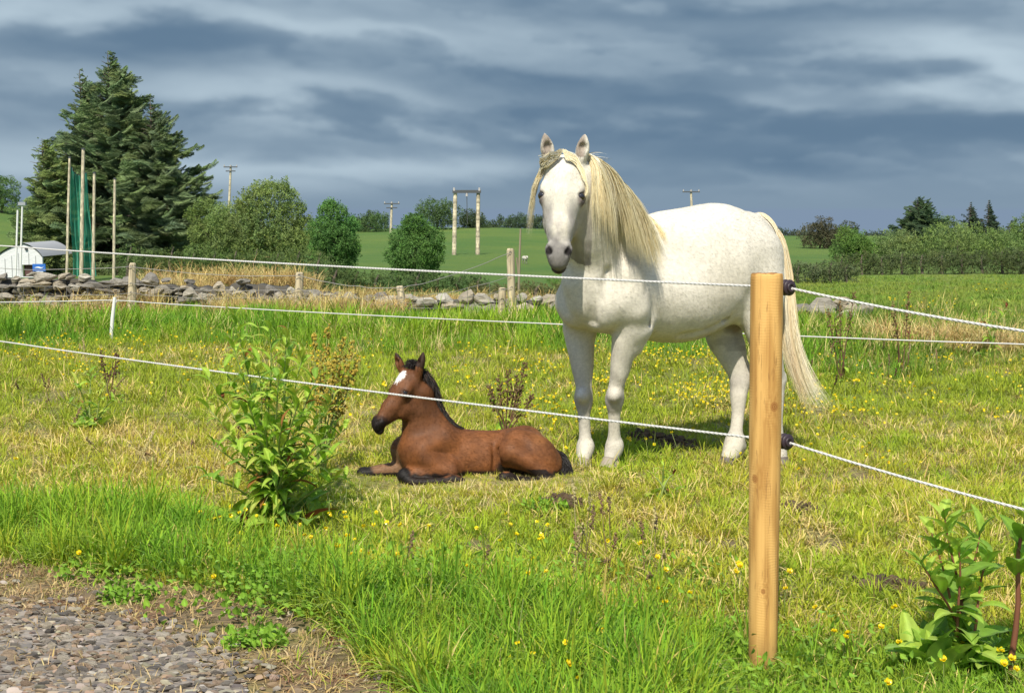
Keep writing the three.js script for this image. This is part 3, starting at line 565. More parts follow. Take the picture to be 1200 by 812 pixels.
  const eyeM = new THREE.MeshPhysicalMaterial({ color: rgb(0.008, 0.006, 0.006), roughness: 0.05, clearcoat: 1, clearcoatRoughness: 0.02 });
  for (const q of [-1, 1]) { const e = new THREE.SphereGeometry(0.026 * H.s, 18, 12); e.translate(...H.P(q * 0.087, 0.208, -0.054).toArray()); P('eye', e, eyeM); }
  const hm = std(0.05, 0.045, 0.042, 0.6), hl = std(0.34, 0.31, 0.27, 0.7);
  P('hoof', hoofGeo(A(586, 565, 6.455), A(581, 574, 6.43), 0.026, 0.031), hl);
  P('hoof', hoofGeo(A(537, 567, 6.49), A(547, 570, 6.49), 0.025, 0.03), hm);
  const push = (p, off) => { for (let k = 0; k < 3; k++) { const d = f.at(p.x, p.y, p.z); if (d >= off) break; p.addScaledVector(f.normal(p), off - d + 0.001); } return p; };
  const S = [], T = [], crest = new THREE.CatmullRomCurve3([A(487, 432, 6.62), A(499, 441, 6.64), A(507, 458, 6.66), A(513, 474, 6.68), A(524, 490, 6.69), A(537, 503, 6.7)]);
  for (let s = 0; s < 2200; s++) {
    const t = R(), p = crest.getPoint(t), pts = [], v = V(rr(0.1, 0.7), rr(0.15, 0.7) - 0.3 * t, rr(0, 0.6)); p.addScaledVector(V(rr(-1, 1), rr(-1, 1), rr(-1, 1)), 0.007); push(p, 0); pts.push(p.clone());
    for (let i = 1; i < 8; i++) { v.y -= 0.26; p.addScaledVector(v.clone().normalize(), rr(0.007, 0.01) * (0.75 + 0.5 * (1 - t))); push(p, 0.002 + 0.004 * R()); pts.push(p.clone()); }
    S.push(pts); T.push(R() < 0.15 ? [0.09, 0.04, 0.02] : [0.016, 0.012, 0.01]);
  }
  for (let s = 0; s < 350; s++) { const p = H.P(rr(-0.035, 0.04), rr(-0.05, 0.01), rr(-0.04, -0.005)), pts = [p.clone()], v = V(rr(-0.5, 0.4), rr(0.7, 1.1), rr(-0.2, 0.4)); for (let i = 1; i < 7; i++) { v.y -= 0.22; p.addScaledVector(v.clone().normalize(), 0.0075); push(p, 0.002); pts.push(p.clone()); } S.push(pts); T.push([0.018, 0.013, 0.011]); }
  const hm2 = new THREE.MeshStandardMaterial({ vertexColors: true, roughness: 0.6, side: THREE.DoubleSide });
  P('mane', hair(S, 0.004, (s) => T[s]), hm2);
  const Z = [];
  for (let s = 0; s < 1300; s++) {
    const c = [A(647, 526, 6.72), A(657, 535, 6.7), A(662, 551, 6.66), A(660, 573, 6.6)].map((p, i) => p.add(V(rr(-1, 1), rr(-1, 1) * 0.3, rr(-1, 1)).multiplyScalar(0.014 + 0.014 * i)));
    Z.push(new THREE.CatmullRomCurve3(c).getPoints(9));
  }
  P('tail', hair(Z, 0.004, () => [0.014, 0.011, 0.01]), hm2);
  return t;
}
makeFoal();
// ---------- ground ----------
const world = (pts) => pts.map(([px, py]) => { const p = groundAt(px, py); return [p.x, p.z]; });
const GRAVEL = world([[-700, 702], [-60, 705], [60, 712], [150, 730], [215, 752], [270, 784], [310, 820], [420, 900], [500, 1100], [-900, 1100]]);
const VERGE = world([[-700, 632], [0, 655], [140, 674], [260, 692], [340, 716], [400, 745], [440, 785], [485, 830], [560, 920], [660, 1100], [-900, 1100]]);
const LONG = world([[-700, 590], [0, 588], [100, 598], [230, 626], [330, 658], [430, 694], [560, 712], [700, 730], [860, 752], [1000, 782], [1200, 800], [1500, 815], [1700, 1100], [660, 1100], [560, 920], [485, 830], [440, 785], [400, 745], [340, 716], [260, 692], [140, 674], [0, 655], [-700, 632]]);
const BANK = world([[-500, 420], [0, 416], [130, 402], [250, 406], [420, 418], [560, 412], [660, 416], [860, 424], [930, 446], [1060, 446], [1200, 432], [1600, 420], [1600, 371], [-500, 371]]);
const SPARSE = world([[430, 690], [560, 706], [700, 724], [860, 748], [1000, 780], [1200, 798], [1200, 770], [1000, 742], [860, 715], [700, 692], [560, 672], [430, 655], [330, 622], [330, 655]]);
const bare = [[775, 519, 46, 9], [700, 583, 34, 8], [660, 592, 28, 8], [940, 602, 30, 9], [985, 640, 26, 9], [1080, 690, 38, 12], [300, 585, 50, 14], [60, 470, 34, 10], [330, 400, 30, 7], [1010, 560, 36, 10], [850, 640, 36, 10], [560, 640, 30, 10], [480, 600, 30, 8], [905, 690, 30, 10]].map(([x, y, a, b]) => { const p = groundAt(x, y), q = groundAt(x + a, y), r = groundAt(x, y - b); return [p.x, p.z, q.x - p.x, p.z - r.z]; });
const bareAt = (x, z) => { let m = 0; for (const [a, b, c, d] of bare) m = Math.max(m, 1 - Math.hypot((x - a) / c, (z - b) / d) + 0.35 * noise(x * 6, z * 6, 2)); return sstep(m, 0.05, 0.6); };
// how dry the cropped sward is: 0 green .. 1 straw
function dryness(x, z) {
  const D = -z;
  let d = 0.42 + 0.35 * noise(x * 0.55, 2.2, z * 0.4) + 0.3 * noise(x * 1.7, 5.2, z * 1.3) + 0.22 * noise(x * 5, 9, z * 5);
  d += 0.17 * Math.exp(-(((x + 2.2) / 1.6) ** 2 + ((D - 7.4) / 1.3) ** 2)) + 0.16 * Math.exp(-(((x - 0.9) / 1.5) ** 2 + ((D - 5.4) / 1.0) ** 2));
  d -= 0.3 * sstep(D, 8, 10.5) - 0.16 * Math.exp(-(((D - 11.5) / 0.8) ** 2));
  return clamp(d + 0.3 * bareAt(x, z), 0, 1);
}
function sheet(name, xs, ds, lift, colorOf, material, keep) {
  const pos = [], col = [], idx = [], uv = [], n = xs.length;
  ds.forEach((D, j) => xs.forEach((x0, i) => {
    const x = typeof x0 === 'function' ? x0(D) : x0; pos.push(x, G(x, -D) + lift, -D); col.push(...colorOf(x, -D)); uv.push(x, D);
    if (i && j) { const a = (j - 1) * n + i - 1, c = a + n; if (!keep || keep(x, -D)) idx.push(a, a + 1, c, a + 1, c + 1, c); }
  }));
  return struct(name, rawGeo(pos, idx, col, uv), material);
}
const range = (a, b, n) => Array.from({ length: n + 1 }, (_, i) => a + (b - a) * i / n);
// fine relief for earth: tiling height noise
function reliefTexture(n, seed, oct, cells) {
  const d = new Uint8Array(n * n * 4), g = createNoise3D(rng(seed));
  for (let j = 0; j < n; j++) for (let i = 0; i < n; i++) {
    let s = 0, a = 0.5, f = cells / (2 * Math.PI) / 2;
    for (let o = 0; o < oct; o++) { const u = i / n * 2 * Math.PI, v = j / n * 2 * Math.PI; s += a * (g(Math.cos(u) * f, Math.sin(u) * f + 5 * Math.cos(v) * f, Math.sin(v) * f)); f *= 2; a *= 0.6; }
    const q = clamp(128 + s * 130, 0, 255); d.set([q, q, q, 255], (j * n + i) * 4);
  }
  const t = new THREE.DataTexture(d, n, n); t.wrapS = t.wrapT = THREE.RepeatWrapping; t.magFilter = THREE.LinearFilter; t.needsUpdate = true; return t;
}
const earthRelief = reliefTexture(512, 12, 5, 8);
const groundM = new THREE.MeshStandardMaterial({ vertexColors: true, roughness: 1, bumpMap: earthRelief, bumpScale: 0.02 });
const soil = [0.115, 0.083, 0.046], straw = [0.34, 0.27, 0.11], turf = [0.135, 0.165, 0.028];
const xs0 = [...range(-40, -9, 14), ...range(-9, 9, 190).slice(1), ...range(9, 40, 14).slice(1)];
sheet('paddock_ground', xs0, [...range(-30, 1, 10), ...range(1, 13, 150).slice(1), ...range(13, 19, 30).slice(1)], 0, (x, z) => {
  const d = dryness(x, z), b = bareAt(x, z);
  let c = mix3(turf, straw, clamp(d * 0.8, 0, 1));
  c = mix3(c, soil, clamp(0.3 + 0.6 * b + 0.3 * noise(x * 9, z * 9, 3), 0, 0.95));
  if (insidePoly(VERGE, x, z)) { const q = noise(x * 3, z * 3, 8) + 0.5 * noise(x * 11, z * 11, 8); c = mix3([0.15, 0.108, 0.06], [0.235, 0.175, 0.085], sstep(q, -0.6, 0.6)); if (q > 0.35) c = mix3(c, [0.13, 0.125, 0.03], 0.6); if (noise(x * 2.4 + 4, z * 2.4, 1) > 0.45) c = mix3(c, [0.14, 0.055, 0.03], 0.5); }
  return c;
}, groundM);
// the fields beyond the wall
const fieldTone = (x, z) => {
  const D = -z, n = fbm(x * 0.05, z * 0.05, 3, 4), m = fbm(x * 0.5, z * 0.25, 7, 3);
  let c = mix3([0.062, 0.135, 0.017], [0.105, 0.165, 0.022], clamp(0.5 + n + 0.6 * m, 0, 1));
  const right = sstep(x, 2, 8) * (1 - sstep(D, 56, 66));
  c = mix3(c, mix3([0.115, 0.20, 0.022], [0.18, 0.215, 0.035], clamp(0.5 + 1.2 * m, 0, 1)), right);
  c = mix3(c, [0.10, 0.085, 0.03], 0.75 * (1 - sstep(x, -3, 6)) * (1 - sstep(D, 24, 40)));
  return mix3(c, [0.05, 0.075, 0.04], sstep(D, 190, 260));
};
sheet('field_ground', range(-1, 1, 150).map((t) => (D) => t * (14 + D * 0.85 + (D > 260 ? D : 0))), [19, ...range(19.5, 60, 70), ...range(61, 230, 110), 260, 320, 420, 600, 1000, 1800, 3500, 5500], 0, (x, z) => fieldTone(x, z), new THREE.MeshStandardMaterial({ vertexColors: true, roughness: 1, bumpMap: earthRelief, bumpScale: 0.05 }));

// ---------- grass ----------
const QA = new THREE.Quaternion(), EU = new THREE.Euler();
// a tuft of curved blades: n, height, width, how far the blades lean, radius of the clump
function tuft(n, h, w, lean, rad, seed, segs = 3, flop = 0.5) {
  const r = rng(seed), pos = [], idx = [], col = [];
  for (let b = 0; b < n; b++) {
    const a = r() * 6.283, ra = Math.sqrt(r()) * rad, H = h * (0.5 + 0.6 * r()), W = w * (0.7 + 0.6 * r()), le = lean * (0.25 + r()), fa = a + (r() - 0.5) * 2.4, dx = Math.cos(fa), dz = Math.sin(fa), fx = -dz, fz = dx, tw = (r() - 0.5) * 1.2;
    let x = Math.cos(a) * ra, z = Math.sin(a) * ra, y = -0.01, th = le * 0.35; const s0 = pos.length / 3, v = 0.82 + 0.36 * r();
    for (let i = 0; i <= segs; i++) {
      const k = i / segs, ww = W * (i === segs ? 0.06 : (0.75 + 0.5 * k) * (1 - k * k * 0.75)) / 2, c = Math.cos(tw * k), s = Math.sin(tw * k), ex = (fx * c + dx * s) * ww, ez = (fz * c + dz * s) * ww;
      pos.push(x - ex, y, z - ez, x + ex, y, z + ez); for (let q = 0; q < 2; q++) col.push(v * lerp(1.12, 0.98, k), v * lerp(1.0, 1.0, k), v * lerp(1.15, 0.9, k));
      if (i) { const p = s0 + i * 2; idx.push(p - 2, p - 1, p, p - 1, p + 1, p); }
      const st = H / segs; x += dx * Math.sin(th) * st; z += dz * Math.sin(th) * st; y = Math.max(y + Math.cos(th) * st, 0.002); th += le * flop * (0.6 + 0.8 * r());
    }
  }
  return rawGeo(pos, idx, col);
}
const grassM = leafy(1, 1, 1, 0.42, { vertexColors: true }), strawM = leafy(1, 1, 1, 0.2, { vertexColors: true });
function scatter(name, geos, material, list, label) {               // list of {p, s, c, tilt, h}
  const sets = geos.map(() => []);
  list.forEach((o) => { EU.set((o.tilt ?? 0.12) * rr(-1, 1), R() * 6.283, (o.tilt ?? 0.12) * rr(-1, 1)); sets[Math.floor(R() * geos.length)].push([M4(o.p, QA.clone().setFromEuler(EU), V(o.s, o.s * (o.h ?? 1), o.s)), o.c]); });
  sets.forEach((s, i) => { if (s.length) { const m = instances(name, geos[i], material, s); if (label) m.userData.label = label; } });
}
const C3 = (a) => rgb(a[0], a[1], a[2]);
const vary = (c, v = 0.16) => { const k = 1 + rr(-v, v); return [c[0] * k * (1 + rr(-0.07, 0.07)), c[1] * k, c[2] * k * (1 + rr(-0.15, 0.15))]; };
const greens = { lush: [0.16, 0.36, 0.022], fresh: [0.30, 0.45, 0.026], sward: [0.38, 0.45, 0.03], olive: [0.49, 0.455, 0.045], straw: [0.58, 0.475, 0.15], pale: [0.63, 0.545, 0.24], brown: [0.24, 0.15, 0.07] };
{ // the cropped sward of the paddock
  const live = [], dead = [], flat = [];
  for (let i = 0; i < 62000; i++) {
    const D = 3.3 * Math.pow(17 / 3.3, R()), x = rr(-1, 1) * (0.52 * D + 0.8), z = -D;
    if (insidePoly(VERGE, x, z)) continue;
    const b = bareAt(x, z), d = dryness(x, z); if (R() < b * 0.75) continue;
    const p = V(x, G(x, z), z), wet = sstep(x, 0.35, 0.6) * (1 - sstep(D, 4.0, 4.35)), isDead = R() < d * 0.66 * (1 - 0.75 * wet);
    let c = isDead ? mix3(greens.straw, R() < 0.25 ? greens.brown : greens.pale, R() * 0.7) : mix3(greens.fresh, greens.olive, clamp(d * 0.9 + 0.1 + rr(-0.25, 0.3), 0, 1));
    if (!isDead) c = mix3(c, greens.lush, 0.6 * wet);
    if (!isDead && D > 8 && D < 13) c = mix3(c, [0.32, 0.39, 0.03], 0.55);
    const low = D > 5.9 && D < 6.75 && x > -0.95 && x < 0.42 ? (D > 6.3 ? 0.4 : 0.62) : 1;
    const o = { p, s: rr(0.6, 1.25) * (D > 9 ? 1.25 : 1) * low, c: C3(vary(c)), tilt: 0.25 };
    (isDead ? (R() < 0.6 ? flat : dead) : live).push(o);
  }
  for (let i = 0; i < 1500; i++) { const x = rr(-1.0, 0.5), z = -rr(5.85, 6.8), d = R() < 0.35; (d ? flat : live).push({ p: V(x, G(x, z), z), s: rr(0.45, 0.75) * (z < -6.32 && x < 0.4 ? 0.5 : 1), c: C3(vary(d ? greens.pale : mix3(greens.fresh, greens.olive, R()))), tilt: 0.25 }); }
  scatter('cropped_grass', [tuft(13, 0.075, 0.0055, 1.3, 0.045, 1), tuft(13, 0.06, 0.006, 1.7, 0.05, 2), tuft(15, 0.09, 0.005, 1.0, 0.04, 3)], grassM, live, 'short cropped green grass of the paddock');
  scatter('dry_grass', [tuft(11, 0.085, 0.0045, 1.6, 0.05, 4), tuft(11, 0.065, 0.005, 1.9, 0.05, 5)], strawM, dead, 'dry yellow grass among the cropped sward');
  scatter('dead_grass', [tuft(9, 0.12, 0.0045, 3.0, 0.06, 6, 4, 0.15), tuft(9, 0.10, 0.005, 3.2, 0.06, 7, 4, 0.1)], strawM, flat, 'flattened dead straw lying on the paddock');
}
{ // long grass along the verge, in front of the fence
  const list = [], seed = [];
  const minX = -3.2, maxX = 2.6;
  for (let i = 0; i < 19000; i++) {
    const D = rr(3.1, 6.5), x = rr(-0.56 * D - 0.4, 0.56 * D + 0.3), z = -D;
    if (!insidePoly(LONG, x, z)) continue;
    const n = noise(x * 1.3, z * 1.3, 6), e = noise(x * 3.5, z * 3.5, 4), right = sstep(x, 0.9, 1.4);
    if (e < -0.62 && R() < 0.7) continue;
    const pd = Math.hypot(x - 0.775, z + 3.93), s = (0.78 + 0.26 * n) * rr(0.75, 1.15) * (pd < 0.1 ? 0.4 : 1) * (x > 0.6 && D < 3.93 ? lerp(0.3, 0.6, sstep(Math.abs(x - 0.75), 0.12, 0.6)) : 1) * lerp(1, 0.62, right) * (insidePoly(SPARSE, x, z) ? 0.7 : 1);
    const c = R() < 0.02 ? greens.straw : mix3(greens.lush, R() < 0.3 ? greens.sward : greens.fresh, clamp(0.5 + 0.6 * e + rr(-0.3, 0.3), 0, 1));
    list.push({ p: V(x, G(x, z), z), s, c: C3(vary(c)), tilt: 0.16 });
  }
  for (let i = 0; i < 90; i++) { const a = R() * 6.28, r = rr(0.055, 0.2), x = 0.775 + Math.cos(a) * r, z = -3.95 + Math.sin(a) * r; list.push({ p: V(x, G(x, z), z), s: rr(0.14, 0.32), c: C3(vary(R() < 0.2 ? greens.straw : greens.fresh)), tilt: 0.3 }); }
  scatter('long_grass', [tuft(12, 0.27, 0.0075, 0.75, 0.045, 11, 5), tuft(12, 0.23, 0.0085, 1.15, 0.05, 12, 5), tuft(10, 0.31, 0.0065, 0.55, 0.04, 13, 5), tuft(10, 0.2, 0.010, 1.5, 0.05, 14, 5)], grassM, list, 'long bright green grass of the verge in front of the fence');
  // scattered taller tufts and stalks between verge and sward
  const thin = [];
  for (let i = 0; i < 1500; i++) { const D = rr(3.4, 6), x = rr(-0.5 * D, 0.5 * D), z = -D; if (!insidePoly(SPARSE, x, z) || R() < 0.3) continue; thin.push({ p: V(x, G(x, z), z), s: rr(0.4, 0.8), c: C3(vary(R() < 0.25 ? greens.straw : greens.fresh)), tilt: 0.25 }); }
  scatter('verge_grass', [tuft(10, 0.26, 0.006, 0.7, 0.05, 15, 5)], grassM, thin, 'thinner grass where the verge meets the paddock');
  const small = [];
  for (let i = 0; i < 1700; i++) { const D = rr(3, 5.6), x = rr(-0.5 * D - 0.3, 0.1 * D), z = -D; if (!insidePoly(VERGE, x, z)) continue; const g = insidePoly(GRAVEL, x, z); if (R() < (g ? 0.9 : 0.32) || noise(x * 3, z * 3, 1) < (g ? 0.3 : -0.25)) continue; const dd = R() < 0.55; small.push({ p: V(x, G(x, z), z), s: rr(0.35, 0.85) * (g ? 0.6 : 1), c: C3(vary(dd ? greens.straw : greens.fresh)), tilt: 0.3 }); }
  scatter('verge_tuft', [tuft(10, 0.08, 0.0055, 1.7, 0.05, 16), tuft(9, 0.11, 0.0045, 2.6, 0.06, 17, 4, 0.2)], grassM, small, 'small grass tufts on the bare earth beside the gravel');
}
{ // dry litter and moss on the verge
  const lit = [], moss = [];
  for (let i = 0; i < 5200; i++) { const D = rr(3, 5.6), x = rr(-0.5 * D - 0.4, 0.1 * D), z = -D; if (!insidePoly(VERGE, x, z)) continue; const gr = insidePoly(GRAVEL, x, z); if (R() < (gr ? 0.7 : 0.1)) continue; lit.push({ p: V(x, G(x, z) + 0.004, z), s: rr(0.35, 0.9), c: C3(vary(mix3(R() < 0.4 ? greens.brown : [0.36, 0.27, 0.12], greens.pale, R() * 0.5), 0.25)), tilt: 0.2 }); if (!gr && noise(x * 2.1, z * 2.1, 5) > 0.15 && R() < 0.6) moss.push({ p: V(x + rr(-0.1, 0.1), G(x, z), z), s: rr(0.15, 0.3), c: C3(vary(R() < 0.25 ? [0.22, 0.07, 0.03] : [0.28, 0.30, 0.04], 0.2)), tilt: 0.3 }); }
  scatter('dry_litter', [tuft(7, 0.09, 0.005, 3.2, 0.06, 31, 4, 0.1), tuft(6, 0.06, 0.007, 3.4, 0.06, 32, 4, 0.08)], strawM, lit, 'dry brown litter on the bare verge beside the drive');
  scatter('moss', [tuft(16, 0.07, 0.009, 1.4, 0.12, 33, 2)], grassM, moss, 'patches of moss on the bare verge beside the drive');
}
{ // rank grass along the wall
  const list = [], dry = [];
  for (let i = 0; i < 21000; i++) {
    const D = rr(9.4, 18.2), x = rr(-0.56 * D - 0.8, 0.56 * D + 0.8), z = -D;
    if (!insidePoly(BANK, x, z) && !(D > 16.4)) continue;
    const n = noise(x * 0.8, z * 0.8, 2), d = noise(x * 0.6 + 8, z * 0.9, 3), right = sstep(x, 2.5, 4);
    const dd = R() < 0.1 + 0.22 * sstep(d, 0.2, 0.6) + 0.1 * right;
    const c = dd ? mix3(greens.straw, greens.pale, R()) : mix3(mix3(greens.lush, greens.fresh, clamp(0.5 + n + rr(-0.2, 0.2), 0, 1)), [0.10, 0.17, 0.035], right * 0.5);
    const edge = (insidePoly(BANK, x, z + 0.9) ? 1 : 0.62) * lerp(1, clamp(0.62 + 0.55 * noise(x * 0.7, 4, z * 0.5), 0.3, 1.15), sstep(D, 14.2, 16.6)) * lerp(1, 0.72, sstep(x, 2, 4.5)) * (D > 14.8 && x > -2.2 && x < 0.9 ? 0.5 : 1) * (D > 15.6 && x < -4.4 ? 0.6 : 1);
    (dd ? dry : list).push({ p: V(x, G(x, z), z), s: rr(0.65, 1.15) * (1 + 0.25 * n) * edge, c: C3(vary(c)), tilt: 0.16 });
  }
  scatter('tall_grass', [tuft(10, 0.36, 0.011, 0.8, 0.08, 21, 4), tuft(10, 0.30, 0.013, 1.2, 0.09, 22, 4), tuft(9, 0.42, 0.010, 0.5, 0.08, 23, 4)], grassM, list, 'tall rank green grass along the old wall');
  scatter('tall_dry_grass', [tuft(9, 0.44, 0.008, 0.7, 0.08, 24, 4), tuft(9, 0.36, 0.008, 1.1, 0.1, 25, 4)], strawM, dry, 'tall dry straw coloured grass along the old wall');
  // dry bents spilling over the wall and the brown patch behind it
  const bents = [];
  const heaps = [[108, 366, 17.1, 1.1, 0.5], [145, 350, 17.6, 0.5, 0.3], [262, 322, 19.5, 1.2, 0.5], [300, 326, 19.6, 0.9, 0.45], [205, 336, 18.6, 0.6, 0.35], [640, 352, 19.2, 1.0, 0.25], [560, 352, 19.2, 0.8, 0.25], [470, 350, 19, 0.8, 0.25], [1090, 392, 12.6, 0.55, 0.26], [1150, 398, 12.4, 0.4, 0.2], [1050, 396, 13, 0.4, 0.2], [290, 356, 17.1, 0.5, 0.25], [370, 356, 17, 0.5, 0.25], [430, 358, 17, 0.5, 0.25], [400, 345, 18.8, 0.7, 0.25]];
  for (const [px, py, D, w, up] of heaps) { const c0 = at(px, py, D); for (let i = 0; i < 190; i++) { const x = c0.x + rr(-1, 1) * w, z = -D + rr(-0.35, 0.35); bents.push({ p: V(x, Math.max(G(x, z), c0.y - 0.2 * up) + rr(-0.15, 0.12) * up, z), s: rr(0.6, 1.1) * (0.5 + up), c: C3(vary(mix3(greens.pale, R() < 0.5 ? greens.straw : [0.42, 0.25, 0.08], R()), 0.2)), tilt: 0.4 }); } }
  scatter('dry_bents', [tuft(12, 0.42, 0.007, 1.5, 0.12, 26, 4), tuft(12, 0.34, 0.008, 1.9, 0.12, 27, 4)], strawM, bents, 'pale dry grass spilling over the tumbled wall');
  // rough pasture of the nearer field on the right
  const past = [];
  for (let i = 0; i < 16000; i++) { const D = 18.5 * Math.pow(58 / 18.5, R()), x = lerp(1.5, 0.56 * D + 2, R()), z = -D; const c = fieldTone(x, z); past.push({ p: V(x, G(x, z), z), s: rr(0.6, 1.2) * (0.6 + D / 60), c: C3(vary([c[0] * 1.5, c[1] * 1.5, c[2] * 1.5])), tilt: 0.2 }); }
  scatter('pasture_grass', [tuft(10, 0.085, 0.014, 1.1, 0.13, 28), tuft(10, 0.11, 0.012, 0.9, 0.13, 29)], grassM, past, 'sunlit pasture grass of the field on the right');
}
// ---------- gravel drive ----------
function rockGeo(seed, flat, rough = 0.3, detail = 1) {
  const g0 = new THREE.IcosahedronGeometry(1, detail), n = createNoise3D(rng(seed)), r = rng(seed + 9), p = g0.attributes.position, ax = 1, az = 0.55 + 0.4 * r(), cuts = [];
  for (let i = 0; i < 5; i++) cuts.push([V(r() - 0.5, (r() - 0.5) * 0.7, r() - 0.5).normalize(), 0.5 + 0.3 * r()]);
  for (let i = 0; i < p.count; i++) { const v = V(p.getX(i), p.getY(i), p.getZ(i)); v.multiplyScalar(1 + rough * n(v.x * 1.2, v.y * 1.2, v.z * 1.2)); for (const [c, d] of cuts) { const e = v.dot(c) - d; if (e > 0) v.addScaledVector(c, -e); } p.setXYZ(i, v.x * ax, v.y * flat, v.z * az); }
  g0.computeVertexNormals(); return g0;
}
{
  const gm = new THREE.MeshStandardMaterial({ vertexColors: true, roughness: 1, bumpMap: earthRelief, bumpScale: 0.03 });
  const ds = range(1.2, 6.4, 110), xs = range(-6, 0.4, 130);
  const drive = sheet('gravel_drive', xs, ds, 0.006, (x, z) => mix3([0.17, 0.14, 0.115], [0.25, 0.22, 0.19], clamp(0.5 + noise(x * 14, z * 14, 2), 0, 1)), gm, (x, z) => insidePoly(GRAVEL, x, z));
  drive.userData.label = 'grey stony gravel of the drive in the lower left corner';
  const rocks = [41, 42, 43, 44, 45, 46, 47].map((s) => rockGeo(s, 0.22 + 0.05 * (s % 3), 0.3, 1));
  const tones = [[0.215, 0.185, 0.15], [0.155, 0.133, 0.108], [0.27, 0.23, 0.17], [0.24, 0.17, 0.115], [0.33, 0.29, 0.23], [0.105, 0.092, 0.08], [0.26, 0.19, 0.125]];
  const mats = tones.map((t) => std(...t, 0.85, { bumpMap: earthRelief, bumpScale: 0.004 }));
  const list = [], spots = [];
  for (let i = 0; i < 19000; i++) {
    const D = rr(2.6, 5.2), x = rr(-0.5 * D - 0.9, 0.0), z = -D, inside = insidePoly(GRAVEL, x, z);
    if (!inside && (R() < (insidePoly(GRAVEL, x - 0.07, z + 0.07) ? 0.45 : 0.95) || !insidePoly(VERGE, x, z))) continue;
    const big = Math.pow(R(), 2.2), s = lerp(0.007, 0.027, big) * (inside ? 1 : 0.8); spots.push([x, z, s, inside]);
  }
  const inFrame = ([x, z]) => x > z * 0.43 * -1 * -1 - 0.05 && -z > 3.65;
  const order = spots.map((s, i) => i).filter((i) => inFrame(spots[i]) && spots[i][2] > 0.0165).sort((a, b) => spots[b][2] - spots[a][2]).slice(0, 260), chosen = new Set(order);
  spots.forEach(([x, z, s], i) => {
    const y = G(x, z) + 0.006 + s * 0.14, q = Q(R() * 6.28, rr(-0.22, 0.22), rr(-0.22, 0.22)), k = Math.floor(R() * 7), t = Math.floor(R() * 7);
    if (chosen.has(i)) { const m = part(k ? 'stone' : 'stone', rocks[k], mats[t], drive); m.position.set(x, y, z); m.quaternion.copy(q); m.scale.setScalar(s); m.name = numbered('stone'); }
    else list.push([k, M4(V(x, y, z), q, s), C3(vary(tones[t], 0.2))]);
  });
  const im = std(1, 1, 1, 0.9); rocks.forEach((g, k) => instances('gravel', g, im, list.filter((l) => l[0] === k).map((l) => [l[1], l[2]]), drive));
}
// ---------- tumbled stone walls ----------
const lichen = [[0.36, 0.325, 0.26], [0.28, 0.255, 0.21], [0.46, 0.425, 0.35], [0.32, 0.275, 0.205], [0.22, 0.20, 0.17], [0.41, 0.35, 0.255]];
const stoneM = lichen.map((t) => std(...t, 0.95, { bumpMap: earthRelief, bumpScale: 0.02 }));
function stoneWall(label, path, topOf, size, flat, skip = 0) {      // path: [px, D] points along the foot; topOf(px) = photo y of the top
  const pts = path.map(([px, D]) => [px, D]), [p0, D0] = pts[0], [p1, D1] = pts[pts.length - 1];
  const base = onGround((p0 + p1) / 2, (D0 + D1) / 2), t = thing('stone_wall', label, 'stone wall', base);
  const rocks = [0, 1, 2, 3, 4, 5].map((i) => rockGeo(60 + i + Math.floor(p0), flat * (0.75 + 0.12 * i), 0.4, 1));
  const DAt = (px) => { for (let i = 1; i < pts.length; i++) if (px <= pts[i][0]) return lerp(pts[i - 1][1], pts[i][1], (px - pts[i - 1][0]) / (pts[i][0] - pts[i - 1][0])); return D1; };
  const core = [], ci = []; let n = 0;
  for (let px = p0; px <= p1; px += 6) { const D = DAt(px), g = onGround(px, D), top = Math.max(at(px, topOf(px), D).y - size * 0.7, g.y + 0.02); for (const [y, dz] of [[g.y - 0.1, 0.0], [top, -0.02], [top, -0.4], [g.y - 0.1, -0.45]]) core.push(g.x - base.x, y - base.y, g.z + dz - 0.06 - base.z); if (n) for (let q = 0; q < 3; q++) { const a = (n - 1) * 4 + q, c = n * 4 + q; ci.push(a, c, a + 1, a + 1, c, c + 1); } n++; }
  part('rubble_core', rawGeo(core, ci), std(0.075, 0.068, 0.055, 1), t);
  let count = 0;
  for (let row = 0; row < 14; row++) {
    const h0 = row * size * flat * 1.5; let px = p0 + rr(-4, 0);
    while (px < p1 && count < 295) {
      const D = DAt(clamp(px, p0, p1)), w = size * rr(0.7, 1.5), g = onGround(px, D), top = at(px, topOf(px), D).y - g.y; px += w * 1.72 * pxm(D);
      if (h0 > top - size * flat * 0.3 || R() < skip) continue;
      const m = part('stone', rocks[Math.floor(R() * 6)], stoneM[Math.floor(R() * 6)], t); m.name = numbered('stone'); count++;
      m.position.set(g.x + rr(-0.02, 0.02) - base.x + w * 0.8, g.y + h0 + rr(-0.03, 0.04) - base.y, g.z + rr(-0.05, 0.07) - base.z); m.quaternion.copy(Q(rr(-0.4, 0.4), rr(-0.2, 0.2), rr(-0.2, 0.2))); m.scale.set(w * rr(0.8, 1.25), w * rr(0.65, 1.25), w * rr(0.9, 1.3));
    }
  }
  return t;
}
const bump = (x) => 3.5 * noise(x * 0.045, 4, 1) + 2 * noise(x * 0.13, 9, 1);
stoneWall('tumbled grey field stone wall at the left edge below the white shed', [[-110, 17.7], [175, 17.6]], (x) => 322 + bump(x) + 8 * sstep(x, 80, 170), 0.105, 0.42, 0.03);
stoneWall('broken stone wall of loose rubble behind the big leafy dock plant', [[176, 17.9], [420, 17.7]], (x) => 331 + bump(x) + 12 * sstep(x, 310, 400), 0.09, 0.6, 0.1);
stoneWall('low pale stone wall between the two leaning fence posts and the mare', [[425, 17.9], [690, 17.4]], (x) => 347 + 0.4 * bump(x), 0.115, 0.5, 0.03);
